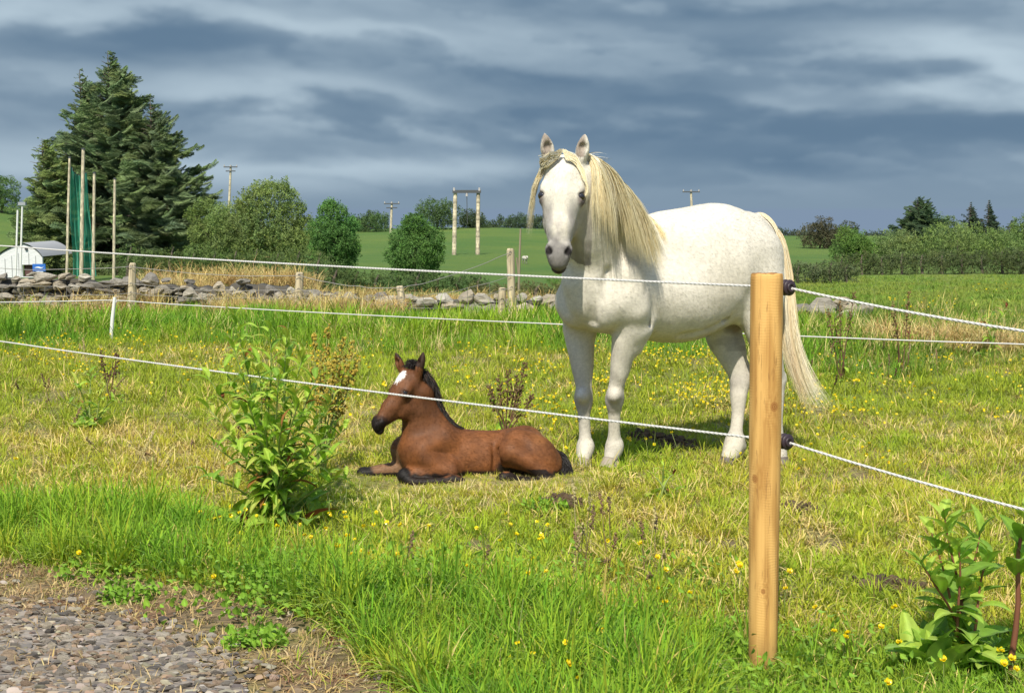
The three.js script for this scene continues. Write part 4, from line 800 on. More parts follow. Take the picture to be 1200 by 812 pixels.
stoneWall('short run of pale boulders right of the mare in the long grass', [[905, 16.3], [1010, 16]], (x) => 353 + 0.7 * bump(x) + 8 * sstep(x, 985, 1010), 0.12, 0.7, 0.05);
// ---------- old timber posts with sheep wire ----------
const oldWood = (() => { const n = 256, d = new Uint8Array(n * n * 4), g = createNoise3D(rng(31)); for (let j = 0; j < n; j++) for (let i = 0; i < n; i++) { const s = g(i * 0.09, j * 0.006, 2) * 0.5 + g(i * 0.3, j * 0.02, 5) * 0.35 + g(i * 0.02, j * 0.02, 7) * 0.3, q = clamp(190 + s * 80, 40, 255); d.set([q, q * 0.95, q * 0.85, 255], (j * n + i) * 4); } const t = new THREE.DataTexture(d, n, n); t.colorSpace = THREE.SRGBColorSpace; t.wrapS = t.wrapT = THREE.RepeatWrapping; t.magFilter = THREE.LinearFilter; t.needsUpdate = true; return t; })();
function withCylUV(g) { const p = g.attributes.position, uv = []; for (let i = 0; i < p.count; i++) uv.push(Math.atan2(p.getX(i), p.getZ(i)) / Math.PI, p.getY(i) * 0.8); g.setAttribute('uv', new THREE.Float32BufferAttribute(uv, 2)); return g; }
const weathered = new THREE.MeshStandardMaterial({ color: rgb(0.98, 0.92, 0.78), map: oldWood, roughness: 0.95, bumpMap: oldWood, bumpScale: 0.006 });
const posts = [], stapleGeo = new THREE.TorusGeometry(0.014, 0.003, 6, 10, Math.PI), stapleM = std(0.16, 0.15, 0.14, 0.6, { metalness: 0.7 });
function oldPost(label, px, top, D, r, lean, square) {
  const g = onGround(px, D), tip = at(px + lean, top, D), p = thing('fence_post', label, 'fence post', g, 0, undefined);
  const e = tip.clone().sub(g), pts = [V(0, -0.1, 0), V(0, 0, 0), e.clone().multiplyScalar(0.35).add(V(rr(-0.01, 0.01), 0, 0)), e.clone().multiplyScalar(0.7), e.clone().multiplyScalar(0.97), e];
  part('post', withCylUV(limb(pts, [r, r, r * 0.96, r * 0.9, r * 0.85, r * 0.6], square ? 6 : 9, 0.18, px)), weathered, p);
  for (const k of [0.45, 0.62, 0.94]) part('staple', stapleGeo, stapleM, p).position.set(e.x * k, e.y * k, r * 0.95);
  posts.push([g, e]); return p;
}
oldPost('square old fence post before the wall, just right of the poles with netting', 155, 308, 17.1, 0.062, 0, true);
oldPost('squat grey fence post with a split top above the tall green dock', 350, 319, 17.1, 0.06, 1);
oldPost('leaning grey fence post in the gap left of the tall split post', 474, 335, 16.9, 0.06, -6);
oldPost('short round fence post leaning against the tall split post', 588, 337, 16.6, 0.056, 1);
oldPost('tall pale split fence post left of the mare', 601, 291, 16.5, 0.056, -3);
oldPost('fence post at the left end of the old wire, outside the wall', -70, 306, 17.1, 0.06, 0);
{
  const seq = [posts[5], posts[0], posts[1], posts[2], posts[4]], wm = std(0.30, 0.29, 0.27, 0.6, { metalness: 0.6 }), base = seq[1][0].clone(), t = thing('wire_fence', 'sagging rusty sheep wire strung between the old fence posts over the wall', 'wire fence', base);
  for (let s = 1; s < seq.length; s++) {
    const [ga, ea] = seq[s - 1], [gb, eb] = seq[s], hs = [0.94, 0.62, 0.45, 0.3], lines = [];
    for (const k of hs) { const A = ga.clone().addScaledVector(ea, k), B = gb.clone().addScaledVector(eb, k), pts = []; for (let i = 0; i <= 10; i++) { const u = i / 10, q = A.clone().lerp(B, u); q.y -= 0.2 * u * (1 - u) + 0.012 * noise(s * 5 + i, k * 9, 2); q.z += 0.075 + 0.01 * noise(i, s, k * 5); pts.push(q); } const c = new THREE.CatmullRomCurve3(pts); lines.push(c); part('strand', shifted(new THREE.TubeGeometry(c, 40, k === 0.94 ? 0.0045 : 0.0035, 5), base), wm, t); }
    const n = Math.round(ga.distanceTo(gb) / 0.3); for (let i = 1; i < n; i++) part('stay_wire', shifted(new THREE.TubeGeometry(new THREE.CatmullRomCurve3([lines[1].getPointAt(i / n), lines[2].getPointAt(i / n), lines[3].getPointAt(i / n)]), 4, 0.003, 4), base), wm, t);
  }
}
// thin pale stake in the field behind the tall post
{ const g = onGround(607, 23), a = thing('stake', 'thin pale stake standing in the field behind the tall split post', 'stake', g); const e = at(610, 268, 23).sub(g); part('shaft', limb([V(0, -0.1, 0), e.clone().multiplyScalar(0.7), e], [0.022, 0.02, 0.014], 7, 0.1, 4), weathered, a); const f = onGround(611, 23.1).sub(g); part('brace', limb([f.clone().setY(-0.1), e.clone().multiplyScalar(0.62).add(V(-0.05, 0, 0.02))], [0.018, 0.016], 6), weathered, a); }
// ---------- trees, bushes and hedges ----------
function leafCluster(n, rad, len, wid, seed) {
  const r = rng(seed), pos = [], idx = [], col = [];
  for (let i = 0; i < n; i++) {
    const d = V(r() - 0.5, r() - 0.5, r() - 0.5).normalize(), c = d.clone().multiplyScalar(rad * (0.35 + 0.75 * r())), a = V(r() - 0.5, r() * 0.7 - 0.55, r() - 0.5).add(d.clone().multiplyScalar(0.7)).normalize(), s = a.clone().cross(V(r() - 0.5, 0.6 + r(), r() - 0.5)).normalize(), L = len * (0.7 + 0.6 * r()), W = wid * (0.7 + 0.6 * r()), b = pos.length / 3, v = 0.75 + 0.5 * r(), nn = a.clone().cross(s).multiplyScalar(L * 0.12);
    const P = (t, w, u = 0) => { const p = c.clone().addScaledVector(a, L * t).addScaledVector(s, W * w).addScaledVector(nn, u); pos.push(p.x, p.y, p.z); col.push(v, v, v * 0.95); };
    P(0, 0); P(0.45, -0.5, -1); P(0.45, 0.5, -1); P(1, 0); idx.push(b, b + 1, b + 3, b, b + 3, b + 2);
  }
  return rawGeo(pos, idx, col);
}
const clusters = [leafCluster(16, 0.5, 0.42, 0.26, 1), leafCluster(16, 0.5, 0.5, 0.2, 2), leafCluster(14, 0.45, 0.36, 0.3, 3)];
const crownM = leafy(1, 1, 1, 0.3, { vertexColors: true }), barkM = std(0.13, 0.105, 0.08, 0.95), greyBark = std(0.2, 0.19, 0.17, 0.95);
// lobes: [dx, dy, dz, radius] from the foot of the tree; leaves sit near the skin of each lobe
function crownList(lobes, count, size, tone, spread = 0.16) {
  const list = [], tot = lobes.reduce((s, l) => s + l[3] * l[3], 0);
  for (const [lx, ly, lz, lr] of lobes) {
    const n = Math.ceil(count * lr * lr / tot), lt = vary(tone, 0.14);
    for (let i = 0; i < n; i++) {
      const d = V(rr(-1, 1), rr(-0.75, 1), rr(-1, 1)); if (d.lengthSq() > 1) { i--; continue; } d.normalize();
      const rad = lr * (1 + 0.22 * noise(lx + d.x * 2.2, ly + d.y * 2.2, lz + d.z * 2.2) + 0.12 * noise(d.x * 6, d.y * 6, d.z * 6 + lx)) * (R() < 0.72 ? rr(0.86, 1.06) : rr(0.4, 0.9));
      if (noise(lx * 3 + d.x * 2.6, ly + d.y * 2.6, d.z * 2.6) < -0.62) continue;
      const p = V(lx + d.x * rad, ly + d.y * rad * 0.92, lz + d.z * rad);
      list.push([p, size * rr(0.7, 1.25), vary(lt, spread)]);
    }
  }
  return list;
}
function addCrown(t, list) {
  const sets = [[], [], []]; for (const [p, s, c] of list) sets[Math.floor(R() * 3)].push([M4(p, Q(R() * 6.28, rr(-0.6, 0.6), rr(-0.6, 0.6)), s), C3(c)]);
  sets.forEach((s, i) => { if (s.length) instances('crown', clusters[i], crownM, s, t); });
}
function lobesFor(w, h, n, low, seed, round = 0.3) {               // an irregular crown: w wide, from `low` to h
  const r = rng(seed), out = [], ch = h - low;
  for (let i = 0; i < n; i++) { const k = (i + 0.5) / n, y = low + ch * (0.16 + 0.72 * k), prof = Math.sqrt(Math.max(0.05, 1 - Math.pow((k - 0.38) / 0.68, 2))), a = i * 2.4 + r(), rad = (w * 0.5 - w * round * 0.55) * prof * (0.55 + 0.55 * r()); out.push([Math.cos(a) * rad, y, Math.sin(a) * rad * 0.9, w * round * (0.72 + 0.5 * r()) * (0.65 + 0.4 * prof)]); }
  return out;
}
function tree(name, label, cat, px, D, topY, wpx, lowY, tone, count, o = {}) {
  const g = onGround(px, D), h = at(px, topY, D).y - g.y, low = Math.max(0, at(px, lowY, D).y - g.y), w = wpx / pxm(D), t = thing(name, label, cat, g, 0, o.group);
  const lobes = o.lobes ? o.lobes.map(([x, y, r, dz = 0]) => { const p = at(x, y, D); return [p.x - g.x, p.y - g.y, dz, r / pxm(D)]; }) : lobesFor(w, h * 0.97, o.n ?? 12, low, px + 7, o.round ?? 0.26);
  const size = (o.leaf ?? 4.4) / pxm(D);
  const wood = [limb([V(0, -0.3, 0), V(0.02 * h, h * 0.3, 0), V(-0.01 * h, h * 0.62, 0.02 * h)], [h * 0.03 + 0.03, h * 0.023 + 0.02, h * 0.01], 8, 0.15, px)];
  for (const [x, y, z, r] of lobes.slice(0, 9)) wood.push(limb([V(0.01 * h, Math.min(h * 0.3, y * 0.5), 0), V(x * 0.4, y * 0.7, z * 0.5), V(x * 0.95, y, z * 0.95)], [h * 0.013, h * 0.008, h * 0.003], 5));
  part('trunk', mergeGeometries(wood), o.grey ? greyBark : barkM, t);
  addCrown(t, crownList(lobes, count, size, tone, o.spread)); return t;
}
// ---- spruces ----
function spray(seed) {                                             // a spruce branch along +x, 1 m long, hung with twigs
  const r = rng(seed), pos = [], idx = [], col = [];
  const blade = (a, b, w, v, up) => { const d = b.clone().sub(a), s = d.clone().cross(up).normalize().multiplyScalar(w), m = a.clone().lerp(b, 0.45), i = pos.length / 3; for (const q of [a, m.clone().add(s), m.clone().sub(s), b]) { pos.push(q.x, q.y, q.z); col.push(v, v, v); } idx.push(i, i + 1, i + 3, i, i + 3, i + 2); };
  const P = (k) => V(k, 0.16 * k * k - 0.22 * k * (1 - k), 0);
  for (let i = 0; i < 40; i++) {
    const k = 0.08 + 0.92 * i / 39, p = P(k), L = (0.3 * (1 - k) + 0.1) * (0.75 + 0.5 * r()), sd = i % 2 ? 1 : -1;
    const e = p.clone().add(V(L * 0.75, -0.05 - 0.22 * L * r(), sd * L * (0.7 + 0.3 * r())));
    blade(p, e, 0.021, 0.55 + 0.8 * r(), V(0, 1, 0.2)); blade(p.clone().lerp(e, 0.25), p.clone().lerp(e, 0.75).add(V(0.08, 0.05, -sd * 0.05)), 0.019, 0.6 + 0.9 * r(), V(0.2, 0.3, 1)); blade(p.clone().lerp(e, 0.4), p.clone().lerp(e, 0.6).add(V(0.04, -0.13, 0.02)), 0.019, 0.5 + 0.7 * r(), V(1, 0.1, 0.4));
    blade(p, p.clone().add(V(0.09, 0.07 * r() + 0.02, sd * 0.03)), 0.02, 0.9 + 0.4 * r(), V(0, 0.2, 1));
  }
  blade(P(0.85), P(1).add(V(0.1, 0.05, 0)), 0.025, 1.2, V(0, 1, 0)); blade(P(0.85), P(1).add(V(0.1, 0.05, 0)), 0.025, 1.2, V(0, 0, 1));
  return rawGeo(pos, idx, col);
}
const needleM = leafy(1, 1, 1, 0.12, { vertexColors: true });
const sprays = [spray(1), spray(2), spray(3)];
function spruce(label, px, D, topY, tone, wpx, o = {}) {
  const g = onGround(px, D), h = at(px, topY, D).y - g.y, w = wpx / pxm(D) / 2, t = thing(o.name ?? 'spruce_tree', label, 'tree', g, 0, o.group);
  const sets = [[], [], []], wood = [limb([V(0, -0.3, 0), V(0.05, h * 0.5, 0), V(0, h * 0.985, 0)], [h * 0.022, h * 0.013, 0.012], 8)];
  const dense = o.dense ?? 1, low = o.low ?? 0.05; let y = h * low;
  while (y < h * 0.985) {
    const k = y / h, prof = (o.prof ?? ((q) => Math.min(1, (1 - q) * 1.35 + 0.03) * (0.82 + 0.18 * Math.min(1, q * 6))))(k), n = Math.round((k > 0.9 ? 6 : 9) * dense);
    for (let i = 0; i < n; i++) {
      const a = i / n * 6.283 + rr(-0.4, 0.4) + y * 3, L = Math.max(0.16, w * prof * (0.5 + 0.68 * R()) * (1 + 0.35 * noise(Math.cos(a) * 1.2 + px, y * 0.6, Math.sin(a) * 1.2))), droop = lerp(0.05, 0.55, k) - rr(0.0, 0.3), c = vary(tone, 0.2);
      const put = (p, yaw, up, l) => sets[Math.floor(R() * 3)].push([M4(p, Q(yaw, 0, 0).multiply(new THREE.Quaternion().setFromEuler(new THREE.Euler(rr(-0.4, 0.4), 0, up))), V(l, l * rr(0.8, 1.2), l * rr(0.8, 1.15))), C3(vary(c, 0.12))]);
      const cd = Math.cos(droop), sd = Math.sin(droop), B = (u) => V(Math.cos(a) * L * u * cd, y + sd * L * u + 0.12 * L * u * u, Math.sin(a) * L * u * cd), l0 = o.spray ?? 0.95;
      if (L < l0 * 1.2) put(B(0), -a, droop, L); else put(B(1 - l0 / L), -a, droop + 0.22, l0);
      const m = Math.round(L / l0 * 2.3);
      for (let s = 0; s < m; s++) { const u = rr(0.25, 0.95), sg = s % 2 ? 1 : -1; put(B(u), -a + sg * rr(0.5, 1.1), droop + rr(-0.25, 0.35), Math.min(l0, L * 0.6) * rr(0.55, 0.95)); }
      if (k < 0.93 && i % 2) wood.push(limb([V(0, y, 0), V(Math.cos(a) * L * 0.7, y + Math.sin(droop) * L * 0.6, Math.sin(a) * L * 0.7)], [0.03, 0.008], 4));
    }
    y += h * (o.step ?? 0.022) * (0.8 + 0.4 * R());
  }
  part('trunk', mergeGeometries(wood), barkM, t);
  sets.forEach((s, i) => { if (s.length) instances('crown', sprays[i], needleM, s, t); }); return t;
}
const SG = [0.155, 0.22, 0.09];
spruce('tallest dark spruce on the left, its pointed top above all others', 137, 62, 56, SG, 204, { dense: 1.15 });
spruce('dark spruce just left of the tallest one, its top a little lower', 104, 63.5, 78, [0.16, 0.225, 0.09], 132, { dense: 1.1 });
spruce('dark spruce forming the right shoulder of the big spruce clump', 184, 61, 112, [0.14, 0.195, 0.085], 122, { dense: 1.1 });
spruce('lower, paler conifer at the left end of the spruce clump', 58, 60, 160, [0.19, 0.255, 0.085], 80, { dense: 1.2, name: 'conifer_tree', prof: (q) => Math.min(1, Math.pow(1 - q, 0.7) * 1.2 + 0.05) });
// ---- broadleaved trees of the middle distance ----
tree('willow_tree', 'wide grey green willow right of the spruce clump', 'tree', 312, 50, 210, 112, 285, [0.205, 0.282, 0.0854], 4600, { grey: true, lobes: [[322, 236, 26], [288, 272, 26, 0.5], [346, 292, 22, 0.6], [262, 258, 18, 0.3], [300, 238, 20, 0.4], [342, 250, 19], [280, 258, 22, -0.3], [356, 268, 17], [312, 265, 26, 0.6], [335, 280, 24, 0.5], [268, 282, 20], [300, 292, 22, 0.5], [330, 222, 12], [306, 222, 11], [290, 242, 13]] });
tree('small_tree', 'bushy green tree between the spruces and the willow', 'tree', 256, 52, 232, 60, 310, [0.188, 0.265, 0.0717], 2000, { lobes: [[252, 250, 15], [240, 272, 18], [264, 270, 18], [250, 295, 22], [232, 300, 16], [226, 252, 9], [238, 240, 9]] });
tree('round_tree', 'round dark green tree just right of the willow', 'tree', 393, 47, 234, 62, 305, [0.106, 0.231, 0.0512], 2200, { lobes: [[390, 252, 17], [404, 266, 16], [380, 270, 17, 0.3], [394, 284, 22, 0.4], [408, 290, 14], [376, 293, 14], [386, 245, 10], [400, 300, 18]] });
tree('round_tree', 'compact dark round tree standing alone in front of the far green field', 'tree', 487, 44, 250, 66, 316, [0.0991, 0.209, 0.0478], 2200, { lobes: [[486, 268, 17], [472, 282, 16], [502, 280, 17], [487, 296, 23, 0.4], [508, 298, 14], [465, 300, 13], [484, 260, 10], [500, 312, 15], [474, 314, 15]] });
tree('far_tree', 'domed dark tree on the skyline left of the double pole', 'tree', 513, 165, 236, 54, 272, [0.106, 0.179, 0.0615], 900, { n: 9, leaf: 3.4 });
tree('far_tree', 'small round tree on the skyline below the thin telegraph pole', 'tree', 441, 165, 248, 36, 272, [0.111, 0.188, 0.0683], 500, { n: 7, leaf: 3.2 });
tree('far_tree', 'dark tree on the skyline behind the double pole', 'tree', 553, 170, 252, 38, 277, [0.0888, 0.128, 0.0581], 600, { n: 7, leaf: 3.2 });
tree('far_tree', 'low dark tree on the skyline just right of the round dark tree', 'tree', 421, 168, 254, 30, 275, [0.0854, 0.145, 0.0512], 400, { n: 6, leaf: 3.2 });
tree('far_tree', 'round tree on the hill at the left edge', 'tree', 8, 150, 204, 44, 250, [0.12, 0.213, 0.0598], 800, { n: 8, leaf: 3.4 });
// ---- right hand side ----
tree('dark_tree', 'dark reddish green tree at the left end of the far tree line on the right', 'tree', 958, 122, 259, 44, 293, [0.116, 0.113, 0.0615], 900, { n: 9, leaf: 3.3 });
tree('dark_tree', 'dark spreading tree second from the left in the tree line on the right', 'tree', 984, 124, 263, 44, 293, [0.0854, 0.106, 0.0547], 800, { n: 9, leaf: 3.3 });
tree('light_tree', 'fresh green round tree at the edge of the small hill field on the right', 'tree', 996, 82, 270, 44, 312, [0.145, 0.256, 0.0581], 1100, { n: 10, leaf: 3.8 });
spruce('broad dark pine with fanned branches in the tree line on the right', 1070, 96, 230, [0.0717, 0.12, 0.0512], 76, { name: 'pine_tree', dense: 1.1, step: 0.03, prof: (q) => Math.min(1, Math.pow(1 - q, 0.62) * 1.05) });
spruce('left one of the two narrow dark spruces on the right', 1131, 104, 236, [0.0683, 0.102, 0.0581], 42, { step: 0.035 });
spruce('right one of the two narrow dark spruces on the right', 1152, 102, 233, [0.0649, 0.0991, 0.0581], 38, { step: 0.035 });
spruce('small spruce top showing just above the bushes at the far right', 1179, 108, 258, [0.0769, 0.111, 0.0581], 34, { step: 0.04 });
tree('light_tree', 'soft green tree at the right edge of the picture', 'tree', 1196, 84, 256, 66, 312, [0.171, 0.248, 0.0717], 1300, { n: 12, leaf: 3.8 });
tree('far_tree', 'rounded mid green tree right of the broad pine', 'tree', 1103, 98, 254, 44, 300, [0.137, 0.213, 0.0615], 900, { n: 9, leaf: 3.5 });
tree('willow_bush', 'grey green willow bush in front of the broad pine', 'bush', 1050, 80, 274, 66, 312, [0.214, 0.289, 0.0961], 1200, { n: 12, leaf: 3.6, round: 0.22 });
tree('willow_bush', 'olive green bush below the two narrow spruces', 'bush', 1118, 78, 264, 84, 312, [0.203, 0.278, 0.0896], 1500, { n: 14, leaf: 3.6, round: 0.2 });
tree('willow_bush', 'bright green bush between the pine and the fresh green tree', 'bush', 1024, 84, 282, 40, 312, [0.193, 0.32, 0.0726], 800, { n: 9, leaf: 3.6 });
tree('willow_bush', 'mid green bush at the right end of the bushes', 'bush', 1164, 76, 272, 60, 312, [0.181, 0.266, 0.0811], 1100, { n: 12, leaf: 3.6 });
// hedge along the far side of the near field
function hedge(label, runs, tone, count, leaf, kind) {
  const g = onGround(runs[0][0], runs[0][3]), t = thing(kind ?? 'hedge', label, kind === 'scrub' ? 'scrub' : 'hedge', g), lobes = [];
  for (const [px, top, bot, D, r] of runs) { const a = at(px, top + r, D), b = onGround(px, D); for (let y = Math.max(b.y + r * 0.3 / pxm(D), at(px, bot, D).y); y < a.y + 0.01; y += r * 1.0 / pxm(D)) lobes.push([a.x - g.x + rr(-0.1, 0.1), y - g.y, b.z - g.z + rr(-0.4, 0.4), r / pxm(D) * rr(0.85, 1.15)]); lobes.push([a.x - g.x, a.y - g.y, b.z - g.z, r / pxm(D)]); }
  const wood = []; for (let i = 0; i < runs.length; i += 2) { const [px, top, , D] = runs[i], b = onGround(px, D).sub(g), a = at(px, top + 4, D).sub(g); wood.push(limb([b.clone().add(V(0, -0.2, 0)), b.clone().lerp(a, 0.6), a.add(V(0.1, 0, 0))], [0.0854, 0.0512, 0.0205], 5)); }
  part('stems', mergeGeometries(wood), barkM, t).userData.kind = 'stuff';
  addCrown(t, crownList(lobes, count, leaf / pxm(runs[0][3]), tone, 0.22)); return t;
}
const run = (a, b, n, topF, bot, D, r) => range(a, b, n).map((x) => [x, topF(x) + 3 * noise(x * 0.06, 1, 2), bot, typeof D === 'function' ? D(x) : D, r * rr(0.8, 1.2)]);
hedge('long clipped dark hedge behind the near field on the right', run(985, 1290, 26, (x) => 295 - 6 * sstep(x, 1100, 1200), 322, 60, 11), [0.104, 0.135, 0.0516], 3200, 3.6);
hedge('low tangled hedge right of the mare below the small hill field', run(915, 1000, 9, () => 306, 330, 50, 9), [0.128, 0.162, 0.0717], 1000, 3.6);
hedge('dark low scrub along the foot of the far field behind the wall', run(368, 560, 16, (x) => 318 - 10 * (1 - sstep(x, 370, 450)), 345, 38, 10), [0.102, 0.162, 0.0512], 1900, 4, 'scrub');
hedge('brownish brambly scrub behind the wall between the tall split post and the mare', run(556, 700, 12, () => 331, 350, 30, 8), [0.171, 0.179, 0.0717], 1300, 4, 'scrub');
hedge('shadowy undergrowth below the spruces and the willow', run(150, 372, 18, (x) => 292 + 8 * noise(x * 0.03, 4, 4), 335, 44, 14), [0.12, 0.179, 0.0512], 2300, 4.2, 'scrub');
hedge('sparse bushes behind the foot of the netting poles', run(62, 240, 14, (x) => 306 - 6 * sstep(x, 140, 200), 330, 56, 8), [0.128, 0.171, 0.0581], 1000, 4, 'scrub');
{ // far woods that read as one mass
  const wood = (name, label, a, b, D, top, amp, r, tone, count) => {
    const lobes = [], g = onGround((a + b) / 2, D);
    for (let px = a; px < b; px += 6) { const t = top(px) + amp * noise(px * 0.11, 2, D) + amp * 0.6 * noise(px * 0.4, 6, D), p = at(px, t, D), y0 = G(p.x, -D); for (let y = y0; y < p.y; y += r * 0.9 / pxm(D)) lobes.push([p.x - g.x, Math.min(y, p.y - r / pxm(D)) - g.y, rr(-3, 3), r / pxm(D) * rr(0.8, 1.2)]); }
    const sets = [[], [], []]; for (const [p, s, c] of crownList(lobes, count, 3.6 / pxm(D), tone, 0.2)) sets[Math.floor(R() * 3)].push([M4(p.add(g), Q(R() * 6, R() * 2, R() * 2), s), C3(c)]);
    sets.forEach((s, i) => { if (s.length) { const m = instances(name, clusters[i], crownM, s); m.userData.label = label; } });
  };
  wood('far_wood', 'dark wood on the skyline behind the mare’s head', 558, 720, 215, (x) => 257 - 5 * sstep(x, 575, 600), 4, 5, [0.0769, 0.12, 0.0581], 3000);
  wood('far_wood', 'dark far wood on the skyline to the left of the willow', -120, 480, 225, (x) => 268 - 8 * sstep(-x, -480, -380) , 3, 5, [0.0854, 0.137, 0.0615], 3200);
  wood('far_wood', 'dark far wood on the skyline on the right', 900, 1330, 200, (x) => 271, 4, 6, [0.0769, 0.106, 0.0615], 3400);
}
// ---------- poles, netting, shed and sheep of the distance ----------
const paleWood = new THREE.MeshStandardMaterial({ color: rgb(0.98, 0.95, 0.86), map: oldWood, roughness: 0.95 }), greyMetal = std(0.07, 0.075, 0.08, 0.7), porcelain = std(0.4, 0.38, 0.36, 0.4);
function pole(name, label, cat, px, D, top, r, lean = 0, group) {
  const g = onGround(px, D), e = at(px + lean, top, D).sub(g), t = thing(name, label, cat, g, 0, group);
  part('shaft', withCylUV(limb([V(0, -0.3, 0), e.clone().multiplyScalar(0.5), e], [r, r * 0.92, r * 0.8], 12, 0.05, px)), paleWood, t); return [t, e];
}
const netTops = [];
for (const [px, top, lean, r, label] of [[80, 185, 1, 0.055, 'leftmost of the four wooden poles by the green netting'], [97, 175, 0, 0.078, 'tallest wooden pole, standing in front of the green netting'], [111, 203, -1, 0.066, 'mossy wooden pole at the right edge of the green netting'], [135, 210, -1, 0.06, 'wooden pole standing apart, right of the green netting']]) {
  const [t, e] = pole('netting_pole', label, 'pole', px, 50, top, r, lean); netTops.push(e.clone().add(t.position));
  const cap = new THREE.CylinderGeometry(r * 0.95, r * 0.95, 0.06, 12); cap.translate(e.x, e.y + 0.02, e.z); part('cap', cap, greyMetal, t);
}
{ // gathered green net
  const a = netTops[0], b = netTops[2], g = onGround(96, 50.4), top = at(90, 190, 50.4).y, cols = 60, rows = 24, pos = [], idx = [], uv = [];
  const t = thing('ball_net', 'green netting hanging in folds between the wooden poles on the left', 'netting', g);
  for (let j = 0; j <= rows; j++) for (let i = 0; i <= cols; i++) { const u = i / cols, k = j / rows, x = lerp(at(84, 300, 50.4).x, at(lerp(104, 112, k), 300, 50.4).x, u), y = lerp(top - 0.35 * Math.sin(u * 3.14) * (1 - 0.3 * u) - 0.4 * u, g.y + 0.15, k); pos.push(x - g.x, y - g.y, 0.1 * Math.sin(u * 34 + 1.5 * noise(u * 3, k * 2, 1)) + 0.06 * noise(u * 9, k * 1.5, 4)); uv.push(u, k); if (i && j) { const p = (j - 1) * (cols + 1) + i - 1, q = p + cols + 1; idx.push(p, q, p + 1, p + 1, q, q + 1); } }
  const net = new THREE.MeshPhysicalMaterial({ color: rgb(0.05, 0.40, 0.27), roughness: 0.85, transmission: 0.3, thickness: 0, side: THREE.DoubleSide, transparent: true, opacity: 0.8 });
  part('net', rawGeo(pos, idx, null, uv), net, t);
  const c = []; for (let i = 0; i <= 20; i++) c.push(V(pos[i * 9], pos[i * 9 + 1], pos[i * 9 + 2])); part('head_rope', new THREE.TubeGeometry(new THREE.CatmullRomCurve3(c), 30, 0.013, 5), greyMetal, t);
}
{ // double pole
  const g = onGround(546.5, 95), t = thing('double_pole', 'tall double pole with a crossbar in the middle of the far green field', 'power pole', g), m = pxm(95);
  const L = at(533.5, 224, 95).sub(g), Rr = at(560.5, 224, 95).sub(g), lf = onGround(532.5, 95).sub(g), rf = onGround(560, 95).sub(g);
  part('pole', withCylUV(limb([lf.clone().add(V(0, -0.3, 0)), lf.clone().lerp(L, 0.5), L], [0.17, 0.155, 0.14], 12, 0.06, 1)), paleWood, t);
  part('pole', withCylUV(limb([rf.clone().add(V(0, -0.3, 0)), rf.clone().lerp(Rr, 0.5), Rr], [0.17, 0.155, 0.14], 12, 0.06, 5)), paleWood, t);
  const bar = new THREE.BoxGeometry(2.1, 0.22, 0.14); bar.translate((L.x + Rr.x) / 2, L.y - 0.03, L.z + 0.17); part('crossbar', bar, greyMetal, t);
  for (const x of [L.x - 0.08, (L.x + Rr.x) / 2, Rr.x + 0.08]) { const c = new THREE.CylinderGeometry(0.07, 0.1, 0.24, 10); c.translate(x, L.y + 0.02 - (x === (L.x + Rr.x) / 2 ? 0.28 : -0.12), L.z + 0.17); part('insulator_pot', c, porcelain, t); }
  const mid = (L.x + Rr.x) / 2; part('down_wire', limb([V(mid, L.y - 0.1, L.z + 0.17), V(mid + 0.04, L.y - 2.4, L.z + 0.3)], [0.03, 0.02], 6), greyMetal, t);
}
for (const [px, top, D, w, label] of [[270, 194, 160, 1.7, 'telegraph pole standing behind the willow on the left'], [459, 237, 158, 1.9, 'telegraph pole on the skyline above the small round tree'], [810, 223, 150, 2.0, 'telegraph pole behind the mare’s back']]) {
  const [t, e] = pole('telegraph_pole', label, 'telegraph pole', px, D, top, 0.16, 0);
  for (const k of [0, 0.5]) { const b = new THREE.BoxGeometry(w * (k ? 0.7 : 1), 0.13, 0.12); b.translate(e.x, e.y - 0.18 - k, 0.17); part('crossarm', b, greyMetal, t); if (px === 810) break; }
  for (const x of [-0.45, 0, 0.45]) { const c = new THREE.CylinderGeometry(0.06, 0.08, 0.22, 8); c.translate(e.x + x * w, e.y - 0.01, 0.17); part('insulator_pot', c, porcelain, t); }
}
{ // pair of thin white posts with a lamp head
  const white = std(0.72, 0.72, 0.7, 0.6);
  for (const [px, top, label] of [[20, 246, 'left one of two thin white posts before the shed'], [25.5, 241, 'right one of two thin white posts before the shed']]) { const g = onGround(px, 50), e = at(px, top, 50).sub(g), t = thing('white_post', label, 'post', g); part('shaft', limb([V(0, -0.3, 0), e], [0.04, 0.036], 10), white, t); const b = new THREE.BoxGeometry(0.28, 0.12, 0.15); b.translate(e.x, e.y + 0.08, 0); if (px > 22) part('lamp_head', b, std(0.3, 0.32, 0.34, 0.5), t); }
}
